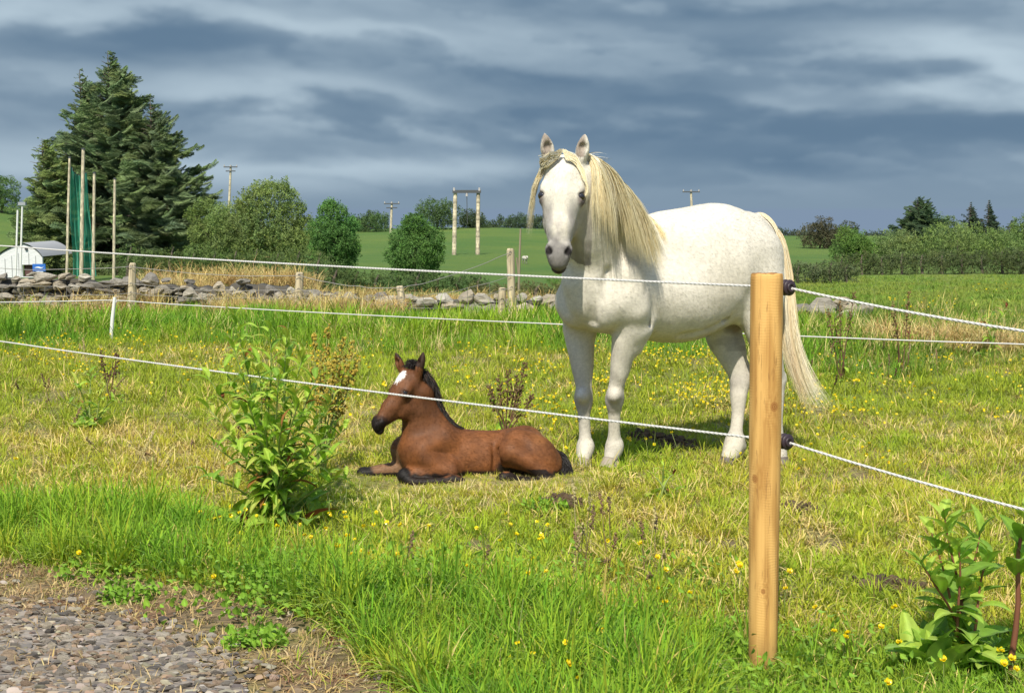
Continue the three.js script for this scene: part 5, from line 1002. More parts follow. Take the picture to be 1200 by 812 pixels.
{ // small white shed with a gable, and the blue board beside it
  const D = 54, g = onGround(24, D), t = thing('white_shed', 'small white round topped shed at the left edge behind the wall', 'shed', g), X = (px) => at(px, 300, D).x - g.x, Y = (py) => at(24, py, D).y - g.y;
  const sh = new THREE.Shape(); sh.moveTo(X(-3), 0); sh.lineTo(X(-3), Y(301)); sh.quadraticCurveTo(X(10), Y(290), X(28), Y(286)); sh.quadraticCurveTo(X(42), Y(289), X(50), Y(302)); sh.lineTo(X(50), 0); sh.closePath();
  const hole = new THREE.Path(); hole.moveTo(X(26), Y(324)); hole.lineTo(X(26), Y(310)); hole.lineTo(X(40), Y(310)); hole.lineTo(X(40), Y(324)); hole.closePath(); sh.holes.push(hole);
  const front = new THREE.ExtrudeGeometry(sh, { depth: 0.12, bevelEnabled: false, curveSegments: 20 }); part('front_wall', front, new THREE.MeshStandardMaterial({ color: rgb(0.66, 0.67, 0.68), roughness: 0.85, bumpMap: earthRelief, bumpScale: 0.01 }), t);
  const rp = [], ri = []; const pr = sh.getPoints(20).filter((p) => p.y > 0.02); pr.forEach((p, i) => { rp.push(p.x * 1.03, p.y + 0.06, 0.2, p.x * 1.03, p.y + 0.06, -3.5); if (i) { const a = i * 2 - 2; ri.push(a, a + 1, a + 2, a + 1, a + 3, a + 2); } }); part('roof', rawGeo(rp, ri), std(0.34, 0.35, 0.37, 0.7, { side: THREE.DoubleSide }), t);
  const v = new THREE.CylinderGeometry(0.06, 0.06, 0.1, 14); v.rotateX(Math.PI / 2); v.translate(X(32), Y(291.5), 0.14); part('vent', v, std(0.05, 0.05, 0.055), t);
  const d = new THREE.BoxGeometry(X(40) - X(26), 1.2, 0.05); d.translate((X(26) + X(40)) / 2, Y(310) - 0.6, -0.1); part('door', d, std(0.10, 0.05, 0.045, 0.8), t);
  for (const px of [6, 14, 22, 34, 42]) { const r = new THREE.BoxGeometry(0.03, Math.max(0.4, Y(292 + Math.abs(px - 28) * 0.3) - 1.4), 0.02); const h = Y(293 + Math.abs(px - 28) * 0.42); r.scale(1, 1, 1); const q = new THREE.BoxGeometry(0.025, (px === 34 ? 0.5 : h - 0.05), 0.03); q.translate(X(px), px === 34 ? h - 0.25 : h / 2, 0.135); part('seam', q, std(0.5, 0.51, 0.52, 0.8), t); }
  const bg = onGround(49, 52.5), b = thing('blue_sign', 'small blue board with a white mark right of the white shed', 'sign', bg), m = pxm(52.5), by = at(49, 313.5, 52.5).y - bg.y;
  const board = new THREE.BoxGeometry(15 / m, 8.5 / m, 0.05); board.translate(0, by, 0); part('board', board, std(0.03, 0.14, 0.5, 0.5), b);
  const wave = new THREE.Shape(); wave.moveTo(-0.3, -0.03); wave.quadraticCurveTo(-0.1, 0.12, 0.08, 0.03); wave.quadraticCurveTo(0.2, -0.02, 0.32, 0.06); wave.quadraticCurveTo(0.2, -0.09, 0.05, -0.05); wave.quadraticCurveTo(-0.12, 0.0, -0.3, -0.03); const wg = new THREE.ExtrudeGeometry(wave, { depth: 0.01, bevelEnabled: false }); wg.scale(0.62, 0.62, 1); wg.translate(0, by, 0.027); part('mark', wg, std(0.75, 0.77, 0.8, 0.6), b);
  for (const s of [-1, 1]) part('leg', limb([V(s * 0.2, -0.2, -0.05), V(s * 0.2, by, -0.05)], [0.03, 0.03], 8), greyMetal, b);
}
{ // one far sheep
  const g = groundAt(615, 309), f = new Field();
  const t = thing('sheep', 'small white sheep far off in the green field left of the mare', 'sheep', g), o = V(g.x, g.y, g.z), P = (x, y, z) => V(0.35 * x + 0.94 * z, y, 0.94 * x - 0.35 * z).add(o);
  f.chain([[P(-0.28, 0.58, 0), 0.2], [P(0, 0.56, 0.02), 0.23], [P(0.28, 0.58, 0), 0.2]], 0.1); f.chain([[P(0.3, 0.66, 0), 0.13], [P(0.5, 0.72, 0.05), 0.09], [P(0.62, 0.64, 0.07), 0.055]], 0.06);
  for (const [x, z] of [[-0.3, 0.1], [-0.28, -0.1], [0.26, 0.1], [0.24, -0.1]]) f.chain([[P(x, 0.45, z), 0.07], [P(x, 0.2, z), 0.035], [P(x + 0.02, 0.0, z), 0.035]], 0.04);
  f.cone(P(0.46, 0.78, 0.1), 0.03, P(0.44, 0.76, 0.2), 0.015, 0.02); f.cone(P(0.46, 0.78, -0.02), 0.03, P(0.44, 0.76, -0.12), 0.015, 0.02);
  t.scale.setScalar(0.62); const geo = meshField(f, V(g.x - 0.9, g.y - 0.1, g.z - 0.9), V(g.x + 0.9, g.y + 1.1, g.z + 0.9), 0.025, (p) => { const w = 0.85 + 0.25 * noise(p.x * 14, p.y * 14, p.z * 14); return p.y - o.y < 0.3 ? [0.2, 0.18, 0.16] : [0.6 * w, 0.57 * w, 0.49 * w]; }, (x, y, z) => 0.012 * noise(x * 14, y * 14, z * 14), 1);
  part('body', shifted(geo, g), new THREE.MeshStandardMaterial({ vertexColors: true, roughness: 1 }), t);
}
// ---------- the electric rope fence in front ----------
const ropeM = std(0.55, 0.54, 0.515, 0.85);
// three strands laid round each other
function ropeGeo(pts, r, pitch = 0.045, strands = 3) {
  const c = new THREE.CatmullRomCurve3(pts), L = c.getLength(), n = Math.ceil(L / pitch * 8), gs = [], up = V(0, 1, 0), ps = [], us = [], vs = [];
  for (let i = 0; i <= n; i++) { const p = c.getPointAt(i / n), t = c.getTangentAt(i / n), v = t.clone().cross(up).normalize(), u = v.clone().cross(t).normalize(); ps.push(p); us.push(u); vs.push(v); }
  for (let s = 0; s < strands; s++) {
    const pos = [], idx = [], rs = r * 0.56, ro = r * 0.46;
    for (let i = 0; i <= n; i++) { const a = i / n * L / pitch * 6.283 + s / strands * 6.283, ca = Math.cos(a), sa = Math.sin(a), cx = ps[i].clone().addScaledVector(us[i], ca * ro).addScaledVector(vs[i], sa * ro); for (let k = 0; k < 5; k++) { const b = k / 5 * 6.283, q = cx.clone().addScaledVector(us[i], Math.cos(b) * rs).addScaledVector(vs[i], Math.sin(b) * rs); pos.push(q.x, q.y, q.z); if (i) { const m = (k + 1) % 5, e = (i - 1) * 5, f = i * 5; idx.push(e + k, e + m, f + k, e + m, f + m, f + k); } } }
    gs.push(rawGeo(pos, idx));
  }
  return mergeGeometries(gs);
}
function rope(label, pts, r, sag, pitch, fine) {
  const all = []; for (let i = 1; i < pts.length; i++) for (let k = i === 1 ? 0 : 1; k <= 8; k++) { const u = k / 8, p = pts[i - 1].clone().lerp(pts[i], u); p.y -= sag * 4 * u * (1 - u); all.push(p); }
  const m = new THREE.Mesh(fine ? ropeGeo(all, r, pitch) : new THREE.TubeGeometry(new THREE.CatmullRomCurve3(all), 120, r, 7), ropeM), b = all[0].clone();
  m.geometry.translate(-b.x, -b.y, -b.z); m.position.copy(b); m.name = numbered('fence_rope'); m.castShadow = m.receiveShadow = true; scene.add(m); return tag(m, label, 'rope');
}
const PD = 3.95, postTop = at(899, 320.5, PD), postFoot = at(894, 788, PD + 0.02);
const in1 = at(923, 337, PD + 0.02), in2 = at(921, 517.5, PD + 0.02);
const leftA = at(0, 288, 7.2), leftB = at(0, 400, 7.2), rightA = at(1200, 388, 3.42), rightB = at(1200, 597, 3.42);
const beyond = (a, b, k) => b.clone().add(b.clone().sub(a).multiplyScalar(k));
rope('white electric fence rope, upper one, running left from the post across the mare', [beyond(in1, leftA, 0.8), leftA, in1], 0.0044, 0.012, 0.05, true);
rope('white electric fence rope, lower one, running left from the post above the foal', [beyond(in2, leftB, 0.8), leftB, in2], 0.0044, 0.012, 0.05, true);
rope('white electric fence rope, upper one, running right from the black insulator', [in1, rightA, beyond(in1, rightA, 5)], 0.0044, 0.006, 0.05, true);
rope('white electric fence rope, lower one, running right from the black insulator', [in2, rightB, beyond(in2, rightB, 5)], 0.0044, 0.006, 0.05, true);
{ // the far rope of the paddock
  rope('thin white rope of the far fence, in front of the old stone walls', [at(-260, 355, 14.4), at(132, 352, 13.7), at(655, 380, 10.9), at(1200, 403.5, 9.4), at(1500, 417, 8.7)], 0.0055, 0.012, 0.08, false);
  const g = onGround(129, 13.7), e = at(134, 348.5, 13.68).sub(g), t = thing('electric_fence_post', 'thin white plastic fence post leaning in the long grass on the left', 'fence post', g);
  part('shaft', limb([V(0, -0.1, 0), e.clone().multiplyScalar(0.5), e], [0.022, 0.021, 0.018], 8), std(0.78, 0.77, 0.73, 0.5), t);
  const hook = new THREE.TorusGeometry(0.016, 0.005, 6, 12); hook.translate(e.x, e.y - 0.04, 0.02); part('rope_clip', hook, std(0.7, 0.7, 0.68, 0.5), t);
}
{ // round wooden post with saw rings and knots
  const W = 512, H = 2048, d = new Uint8Array(W * H * 4), hd = new Uint8Array(W * H * 4), g = createNoise3D(rng(77)), knots = [[0.06, 0.68, 0.05], [0.55, 0.31, 0.06], [0.86, 0.5, 0.045], [0.965, 0.22, 0.03]];
  for (let j = 0; j < H; j++) for (let i = 0; i < W; i++) {
    const u = i / W, v = j / H, a = u * 6.283, cx = Math.cos(a) * 1.2, cy = Math.sin(a) * 1.2;
    let bend = 0, kn = 0, kr = 9; for (const [ku, kv, kr0] of knots) { let du = Math.abs(u - ku); du = Math.min(du, 1 - du) * 0.31; const dv = (v - kv) * 1.3, q = Math.hypot(du, dv * 0.8) / kr0; bend += Math.exp(-q * q * 2) * 0.9; if (q < kr) kr = q; }
    kn = 1 - sstep(kr, 0.18, 0.3);
    const grain = g(cx * 4 + bend, cy * 4, v * 2.4 + bend * 2) * 0.5 + g(cx * 14 + bend * 4, cy * 14, v * 5) * 0.28, fib = g(cx * 40, cy * 40, v * 30) * 0.4, stain = g(cx * 1.1, cy * 1.1, v * 4 + 3) * 0.7, cross = Math.sin(v * 1.25 / 0.0085 * 6.283 + 1.6 * g(cx, cy, v * 14)) * 0.5 * clamp(0.5 + g(cx * 0.9, cy * 0.9, v * 6), 0, 1);
    let c = mix3([208, 164, 94], [172, 126, 64], clamp(0.42 + grain * 0.6 + fib * 0.3 + stain * 0.5, 0, 1)); c = mix3(c, [230, 184, 110], clamp(0.18 - stain, 0, 0.6)); c = mix3(c, [126, 74, 30], kn * (0.55 + 0.3 * Math.sin(kr * 60)));
    c = mix3(c, [190, 128, 60], 0.12 * cross + 0.06);
    const dirt = g(cx * 2.2, cy * 2.2, v * 9) + 0.6 * g(cx * 8, cy * 8, v * 30); if (dirt > 0.75) c = mix3(c, [110, 76, 40], clamp((dirt - 0.75) * 0.7, 0, 0.35)); c = mix3(c, [120, 96, 58], 0.5 * (1 - sstep(v, 0, 0.14)));
    const crack = Math.abs(g(cx * 3, cy * 3, v * 0.8 + 7)) < 0.02 && g(cx * 2, cy * 2, v * 3) > 0.1 ? 1 : 0; c = mix3(c, [92, 54, 24], crack * 0.3);
    const o = (j * W + i) * 4; d[o] = c[0]; d[o + 1] = c[1]; d[o + 2] = c[2]; d[o + 3] = 255; const h = clamp(128 + cross * 40 + grain * 40 - crack * 90, 0, 255); hd[o] = hd[o + 1] = hd[o + 2] = h; hd[o + 3] = 255;
  }
  const mk = (a, srgb) => { const t = new THREE.DataTexture(a, W, H); if (srgb) t.colorSpace = THREE.SRGBColorSpace; t.wrapS = THREE.RepeatWrapping; t.magFilter = THREE.LinearFilter; t.needsUpdate = true; return t; };
  const wood = new THREE.MeshStandardMaterial({ map: mk(d, true), roughness: 0.8, bumpMap: mk(hd), bumpScale: 0.0016 });
  const pos = [], uv = [], idx = [], S = 48, prof = [[-0.25, 0.046], [0, 0.0455], [0.3, 0.0475], [0.6, 0.05], [0.9, 0.05], [0.985, 0.0498], [0.997, 0.0485], [1, 0.046]], ax = postTop.clone().sub(postFoot), rn = createNoise3D(rng(3));
  prof.forEach(([k, r], i) => { for (let s = 0; s <= S; s++) { const a = s / S * 6.283, q = r * (1 + 0.018 * rn(Math.cos(a), Math.sin(a), k * 4)); pos.push(ax.x * k + Math.sin(a) * q, ax.y * k + 0.002 * rn(Math.cos(a) * 2, Math.sin(a) * 2, 4) * (i > 5 ? 1 : 0), ax.z * k + Math.cos(a) * q); uv.push(s / S, clamp(k, 0, 1)); if (i && s) { const b = (i - 1) * (S + 1) + s - 1, c = b + S + 1; idx.push(b, b + 1, c, b + 1, c + 1, c); } } });
  const t = thing('wooden_fence_post', 'thick round new wooden fence post in the foreground carrying the ropes', 'fence post', postFoot);
  part('post', rawGeo(pos, idx, null, uv), wood, t);
  const cap = new THREE.CircleGeometry(0.0462, 40); cap.rotateX(-Math.PI / 2); cap.translate(ax.x, ax.y - 0.0005, ax.z);
  const N = 256, cd = new Uint8Array(N * N * 4); for (let j = 0; j < N; j++) for (let i = 0; i < N; i++) { const x = (i / N - 0.46) * 2, y = (j / N - 0.52) * 2, r = Math.hypot(x, y) + 0.05 * rn(x * 2, y * 2, 1), q = Math.sin(r * 60) * 0.5 + 0.5, ck = Math.abs(rn(Math.atan2(y, x) * 3, 1, 2)) < 0.05 ? 0.6 : 1; const c = mix3([196, 140, 72], [150, 98, 46], q * 0.7); cd.set([c[0] * ck, c[1] * ck, c[2] * ck, 255], (j * N + i) * 4); }
  const ct = new THREE.DataTexture(cd, N, N); ct.colorSpace = THREE.SRGBColorSpace; ct.magFilter = THREE.LinearFilter; ct.needsUpdate = true;
  part('end_grain', cap, new THREE.MeshStandardMaterial({ map: ct, roughness: 0.9 }), t);
}
{ // screw-in ring insulators
  const dark = std(0.035, 0.022, 0.03, 0.45), steel = std(0.35, 0.34, 0.33, 0.4, { metalness: 0.8 });
  for (const [p, label] of [[in1, 'black ring insulator near the top of the wooden post'], [in2, 'black ring insulator half way down the wooden post']]) {
    const t = thing('insulator', label, 'insulator', p), prof = [[0, -0.016], [0.017, -0.016], [0.024, -0.013], [0.0255, -0.009], [0.021, -0.005], [0.017, 0], [0.021, 0.005], [0.0255, 0.009], [0.024, 0.013], [0.017, 0.016], [0.008, 0.017], [0, 0.017]].map(([r, y]) => new THREE.Vector2(r, y));
    const b = new THREE.LatheGeometry(prof, 28); b.rotateX(Math.PI / 2); b.rotateY(0.55); part('body', b, dark, t);
    const ring = new THREE.TorusGeometry(0.012, 0.004, 8, 18); ring.rotateY(0.55); ring.translate(0.008, 0.001, 0.016); part('ring', ring, dark, t);
    const sh = limb([V(-0.045, 0.001, -0.002), V(-0.014, 0, 0)], [0.011, 0.013], 12); part('shank', sh, dark, t);
    const sc = limb([V(-0.075, 0.001, -0.004), V(-0.04, 0.001, -0.002)], [0.004, 0.004], 8); part('screw', sc, steel, t);
  }
}
// ---------- docks, weeds and buttercups ----------
function leafGeo(L, W, curl, fold, seed, wavy = 0.08, segs = 8) {   // a blade from the origin along +y that bends over towards +z
  const r = createNoise3D(rng(seed)), pos = [], idx = [], col = [], cols = 4; let y = 0, z = 0, th = 0.15;
  for (let i = 0; i <= segs; i++) {
    const k = i / segs, w = W * Math.pow(Math.sin(Math.PI * Math.min(1, 0.06 + 0.94 * Math.pow(k, 0.8))), 0.85) * (k > 0.98 ? 0.05 : 1) + 0.002;
    for (let j = 0; j <= cols; j++) { const s = j / cols * 2 - 1, e = wavy * W * r(k * 7, s * 1.5, seed) * Math.abs(s); pos.push(s * w / 2, y - (Math.abs(s) * -fold * w) * Math.cos(th) * 0.5 + e * 0.6, z + Math.abs(s) * fold * w * -0.6 + e); const v = (j === 2 ? 1.25 : 0.94) + 0.12 * r(k * 3, s * 2, 5); col.push(v, v, v * (j === 2 ? 1.3 : 1)); if (i && j) { const a = (i - 1) * (cols + 1) + j - 1, b = a + cols + 1; idx.push(a, a + 1, b, a + 1, b + 1, b); } }
    y += Math.cos(th) * L / segs; z += Math.sin(th) * L / segs; th += curl / segs * (0.6 + 0.8 * k);
  }
  return rawGeo(pos, idx, col);
}
const dockM = [[0.31, 0.50, 0.04], [0.42, 0.60, 0.06], [0.22, 0.39, 0.035], [0.52, 0.60, 0.09]].map((c) => new THREE.MeshPhysicalMaterial({ color: rgb(...c), vertexColors: true, roughness: 0.6, transmission: 0.5, thickness: 0, side: THREE.DoubleSide, specularIntensity: 0.4 }));
const paleDock = [[0.34, 0.53, 0.06], [0.45, 0.61, 0.08], [0.20, 0.36, 0.04]].map((c) => new THREE.MeshPhysicalMaterial({ color: rgb(...c), vertexColors: true, roughness: 0.6, transmission: 0.5, thickness: 0, side: THREE.DoubleSide, specularIntensity: 0.4 }));
const rustM = [leafy(0.2, 0.06, 0.025, 0.3), leafy(0.28, 0.12, 0.03, 0.3)], stemM = std(0.2, 0.25, 0.06, 0.7), redStem = std(0.19, 0.07, 0.035, 0.7), brownStem = std(0.12, 0.06, 0.03, 0.8);
const lances = [leafGeo(1, 0.24, 1.5, 0.25, 1), leafGeo(1, 0.27, 1.1, 0.3, 2), leafGeo(1, 0.21, 2.2, 0.2, 3), leafGeo(1, 0.29, 1.8, 0.3, 4, 0.14)];
const broad = [leafGeo(1, 0.4, 0.9, 0.25, 5, 0.14, 10), leafGeo(1, 0.46, 1.4, 0.2, 6, 0.16, 10), leafGeo(1, 0.36, 0.6, 0.3, 7, 0.14, 10)];
function putLeaf(t, geo, mat, p, yaw, pitch, s) { const m = part('leaf', geo, mat, t); m.name = numbered('leaf'); m.position.copy(p); m.quaternion.copy(new THREE.Quaternion().setFromEuler(new THREE.Euler(0, yaw, 0)).multiply(new THREE.Quaternion().setFromEuler(new THREE.Euler(pitch, rr(-0.3, 0.3), rr(-0.25, 0.25))))); m.scale.setScalar(s); return m; }
const pick = (a) => a[Math.floor(R() * a.length)];
function dock(label, px, py, stems, o) {                            // stems: [tip px, tip py, dD]
  const g = groundAt(px, py), D = -g.z, t = thing('dock_plant', label, 'plant', g);
  for (const [tx, ty, dD = 0] of stems) {
    const e = at(tx, ty, D + dD).sub(g), r = o.r ?? 0.007, f = V(rr(-0.04, 0.04), 0, rr(-0.04, 0.04)), c = new THREE.CatmullRomCurve3([f.clone().setY(-0.03), f.clone().add(V(e.x * 0.25, e.y * 0.4, e.z * 0.3)), e.clone().multiplyScalar(0.75).add(V(e.x * -0.05, 0.02, 0)), e]);
    part('stem', limb(c.getPoints(8), range(1, 0.3, 8).map((k) => r * k), 6), o.stem ?? stemM, t);
    const n = Math.max(2, Math.round(e.length() * (o.density ?? 26)));
    for (let i = 0; i < n; i++) { const k = lerp(o.from ?? 0.12, 1, (i + R()) / n), p = c.getPoint(k); putLeaf(t, pick(o.leaves ?? lances), R() < (o.rust ?? 0.04) ? pick(rustM) : pick(o.mats ?? dockM), p, i * 2.4 + rr(-0.6, 0.6), lerp(1.0, 0.3, k) + rr(-0.3, 0.3), (o.size ?? 0.15) * lerp(1.1, 0.62, k) * rr(0.65, 1.2)); }
  }
  for (let i = 0; i < (o.basal ?? 6); i++) putLeaf(t, pick(o.basalLeaves ?? broad), !o.mats && R() < 0.06 ? rustM[0] : pick(o.mats ?? dockM), o.upright ? V(rr(-0.15, 0.15), 0, rr(-0.08, 0.08))  : V(rr(-1, 1) * (o.spread ?? 0.06), 0, rr(-1, 1) * (o.spread ?? 0.06)), R() * 6.28, o.upright ? rr(0.05, 0.6) : rr(0.5, 1.1), (o.basalSize ?? 0.2) * rr(0.7, 1.2));
  if (o.seeds) { const bits = []; const sg = new THREE.IcosahedronGeometry(1, 0); for (const [tx, ty, dD = 0] of o.seeds) { const e = at(tx, ty, D + dD).sub(g); for (let i = 0; i < (o.seedN ?? 90); i++) { const k = rr(0.45, 1), p = e.clone().multiplyScalar(k).add(V(rr(-1, 1), rr(-1, 1), rr(-1, 1)).multiplyScalar(0.045 * (1.25 - k))); bits.push([M4(p, Q(R() * 6, R() * 6, 0), V(0.006, 0.009, 0.006).multiplyScalar(rr(0.6, 1.5))), C3(vary(o.seedTone ?? [0.35, 0.23, 0.05], 0.25))]); } part('stem', limb([V(0, 0, 0), e.clone().multiplyScalar(0.6), e], [0.005, 0.004, 0.0015], 5), o.seedStem ?? stemM, t); } instances('seed_head', sg, leafy(1, 1, 1, 0.2), bits, t); }
  return t;
}
dock('tall leafy green dock plant in front of the foal, crossed by the lower rope', 322, 606, [[272, 366, 0.1], [316, 384, 0], [268, 392, -0.05], [338, 376, 0.1], [300, 420, -0.15], [356, 410, 0.1], [372, 440, -0.1], [242, 440, 0.1], [385, 480, 0], [326, 440, -0.2], [350, 470, -0.25], [290, 470, -0.25], [260, 500, -0.1], [398, 530, -0.15], [310, 500, -0.3], [375, 520, -0.3], [338, 420, 0.15], [366, 470, 0.15], [308, 450, 0.15], [330, 500, -0.35], [282, 530, -0.2], [345, 530, -0.35], [392, 500, 0.1], [318, 540, -0.4], [236, 470, 0.1], [248, 520, -0.1], [408, 500, 0.1], [412, 560, -0.15], [240, 560, -0.25], [396, 460, 0.2], [262, 430, 0.15]], { density: 25, size: 0.165, from: 0.15, basal: 46, basalSize: 0.17, spread: 0.2, r: 0.007, rust: 0.05 });
dock('yellowish seeding dock with feathery heads just right of the tall green dock', 372, 560, [[400, 470, 0.05], [388, 500, -0.05]], { density: 10, size: 0.11, basal: 5, basalSize: 0.13, seeds: [[368, 388, 0.1], [384, 380, 0.2], [402, 396, 0.1], [412, 402, 0.15], [392, 412, 0], [420, 420, 0.2], [376, 410, -0.05]], seedTone: [0.42, 0.32, 0.05], seedN: 90 });
dock('rusty brown dock with dry seed heads behind the foal’s back', 592, 512, [[575, 470, 0], [612, 480, 0]], { density: 30, size: 0.1, basal: 8, basalSize: 0.12, stem: brownStem, seedStem: brownStem, seeds: [[572, 452, 0], [584, 440, 0.05], [596, 434, 0], [606, 440, 0.1], [617, 424, 0], [612, 455, 0], [626, 462, 0]], seedTone: [0.15, 0.10, 0.045], seedN: 42, rust: 0.05 });
dock('low broad leaved dock in the straw coloured grass on the left', 108, 502, [[88, 448, 0], [104, 434, 0.1], [122, 452, 0], [136, 468, 0], [76, 470, 0]], { density: 26, size: 0.13, basal: 16, basalSize: 0.16 });
dock('small dark weed with a few seed stalks left of the low dock on the left', 128, 470, [[132, 424, 0], [150, 440, 0]], { density: 14, size: 0.08, basal: 4, basalSize: 0.1, stem: brownStem, seeds: [[137, 410, 0], [118, 412, 0]], seedTone: [0.12, 0.07, 0.04], seedN: 40, seedStem: brownStem });
dock('small leafy weed with brown leaves in front of the mare’s forefeet', 776, 583, [[768, 560, 0], [790, 556, 0], [778, 545, 0]], { density: 30, size: 0.075, basal: 12, basalSize: 0.085, rust: 0.3 });
dock('large leaved dock at the lower right with a stout red stem', 1128, 784, [[1092, 624, 0.05], [1106, 596, 0.1], [1124, 640, -0.05], [1150, 622, 0.1], [1080, 660, -0.05], [1160, 650, 0]], { density: 30, size: 0.145, leaves: broad, mats: paleDock, from: 0.15, basal: 40, basalSize: 0.19, upright: true, basalLeaves: broad, rust: 0, r: 0.006, stem: redStem });
{ const t = dock('tall red stemmed dock leaning in at the right edge of the picture', 1166, 792, [[1206, 598, -0.05]], { density: 0.1, from: 0.85, size: 0.24, leaves: broad, basal: 7, basalSize: 0.16, mats: paleDock, rust: 0, stem: redStem, r: 0.011 }); const g = t.position, D = -g.z, e = at(1203, 628, D - 0.05).sub(g); for (let i = 0; i < 4; i++) putLeaf(t, pick(broad), dockM[2], e.clone().multiplyScalar(0.72 + 0.08 * i), rr(-1, 1) + i * 2, 0.35, 0.15); }
dock('dark weed with brown seed spikes in the tall grass just right of the mare’s tail', 985, 446, [[978, 372, 0], [1000, 366, 0.1]], { density: 16, size: 0.12, basal: 8, basalSize: 0.14, stem: brownStem, seedStem: brownStem, seeds: [[985, 348, 0], [1002, 342, 0.1], [970, 362, 0]], seedTone: [0.2, 0.14, 0.06], seedN: 60 });
dock('dark weed with thin seed spikes at the edge of the pasture on the right', 1058, 440, [[1050, 376, 0], [1070, 372, 0.1]], { density: 16, size: 0.11, basal: 8, basalSize: 0.14, stem: brownStem, seedStem: brownStem, seeds: [[1046, 352, 0], [1066, 340, 0.1]], seedTone: [0.22, 0.16, 0.06], seedN: 60 });
dock('bright leafy weed in the rank grass by the right edge', 1160, 420, [[1140, 350, 0], [1165, 342, 0.1], [1185, 352, 0]], { density: 22, size: 0.14, basal: 10, basalSize: 0.16 });
{ // low clover-like leaves at the foot of the verge
  const round = leafGeo(1, 0.75, 0.9, 0.15, 9, 0.12, 5), list = [];
  for (let i = 0; i < 2600; i++) { const c = pick([[300, 716, 0.35], [410, 700, 0.4], [360, 724, 0.3], [345, 690, 0.35], [440, 690, 0.3], [130, 672, 0.2], [150, 700, 0.1], [640, 600, 0.1], [300, 755, 0.1], [930, 790, 0.35], [1010, 800, 0.4], [740, 700, 0.4], [560, 690, 0.4]]), p0 = groundAt(c[0], c[1]), x = p0.x + rr(-1, 1) * c[2], z = p0.z + rr(-1, 1) * c[2] * 0.7, h = rr(0.0, 0.13) * (c[2] > 0.25 ? 1 : 0.35); list.push([M4(V(x, G(x, z) + h, z), Q(R() * 6.28, rr(0.5, 1.3), 0), rr(0.018, 0.034)), C3(vary([0.24, 0.42, 0.035], 0.25))]); }
  instances('ground_cover', round, leafy(1, 1, 1, 0.4, { vertexColors: true }), list).userData.label = 'low round leaved weeds at the foot of the verge';
}
{ // seed stalks standing over the grass
  const stalk = (() => { const gs = [limb([V(0, 0, 0), V(0.01, 0.5, 0), V(0.03, 0.98, 0)], [0.0035, 0.003, 0.002], 4)]; const r = rng(4); for (let i = 0; i < 16; i++) { const y = 0.7 + 0.3 * i / 16, b = new THREE.IcosahedronGeometry(0.012, 0); b.scale(0.7, 1.9, 0.7); b.translate(0.02 + (r() - 0.5) * 0.025, y, (r() - 0.5) * 0.025); const ng = b.toNonIndexed ? mergeVertices(b) : b; ng.deleteAttribute('uv'); gs.push(ng); } return mergeGeometries(gs.map((g) => { const q = g.index ? g.toNonIndexed() : g; q.deleteAttribute('uv'); return q; })); })();
  const list = [], spots = [[30, 470, 60, 22], [170, 540, 110, 30], [590, 690, 130, 40], [720, 660, 60, 30], [680, 640, 40, 22], [930, 470, 50, 30], [1000, 440, 90, 40], [130, 430, 60, 14], [1060, 420, 120, 40]];
  for (const [px, py, w, n] of spots) for (let i = 0; i < n; i++) { const p = groundAt(px + rr(-1, 1) * w, py + rr(-6, 26)); if (R() < 0.45) continue; list.push([M4(p, Q(R() * 6, rr(-0.15, 0.15), rr(-0.15, 0.15)), V(0.6, rr(0.18, 0.36), 0.6)), C3(vary(R() < 0.6 ? [0.2, 0.13, 0.07] : [0.42, 0.35, 0.16], 0.2))]); }
  instances('seed_stalk', stalk, leafy(1, 1, 1, 0.15), list).userData.label = 'thin brown seed stalks standing above the grass';
}
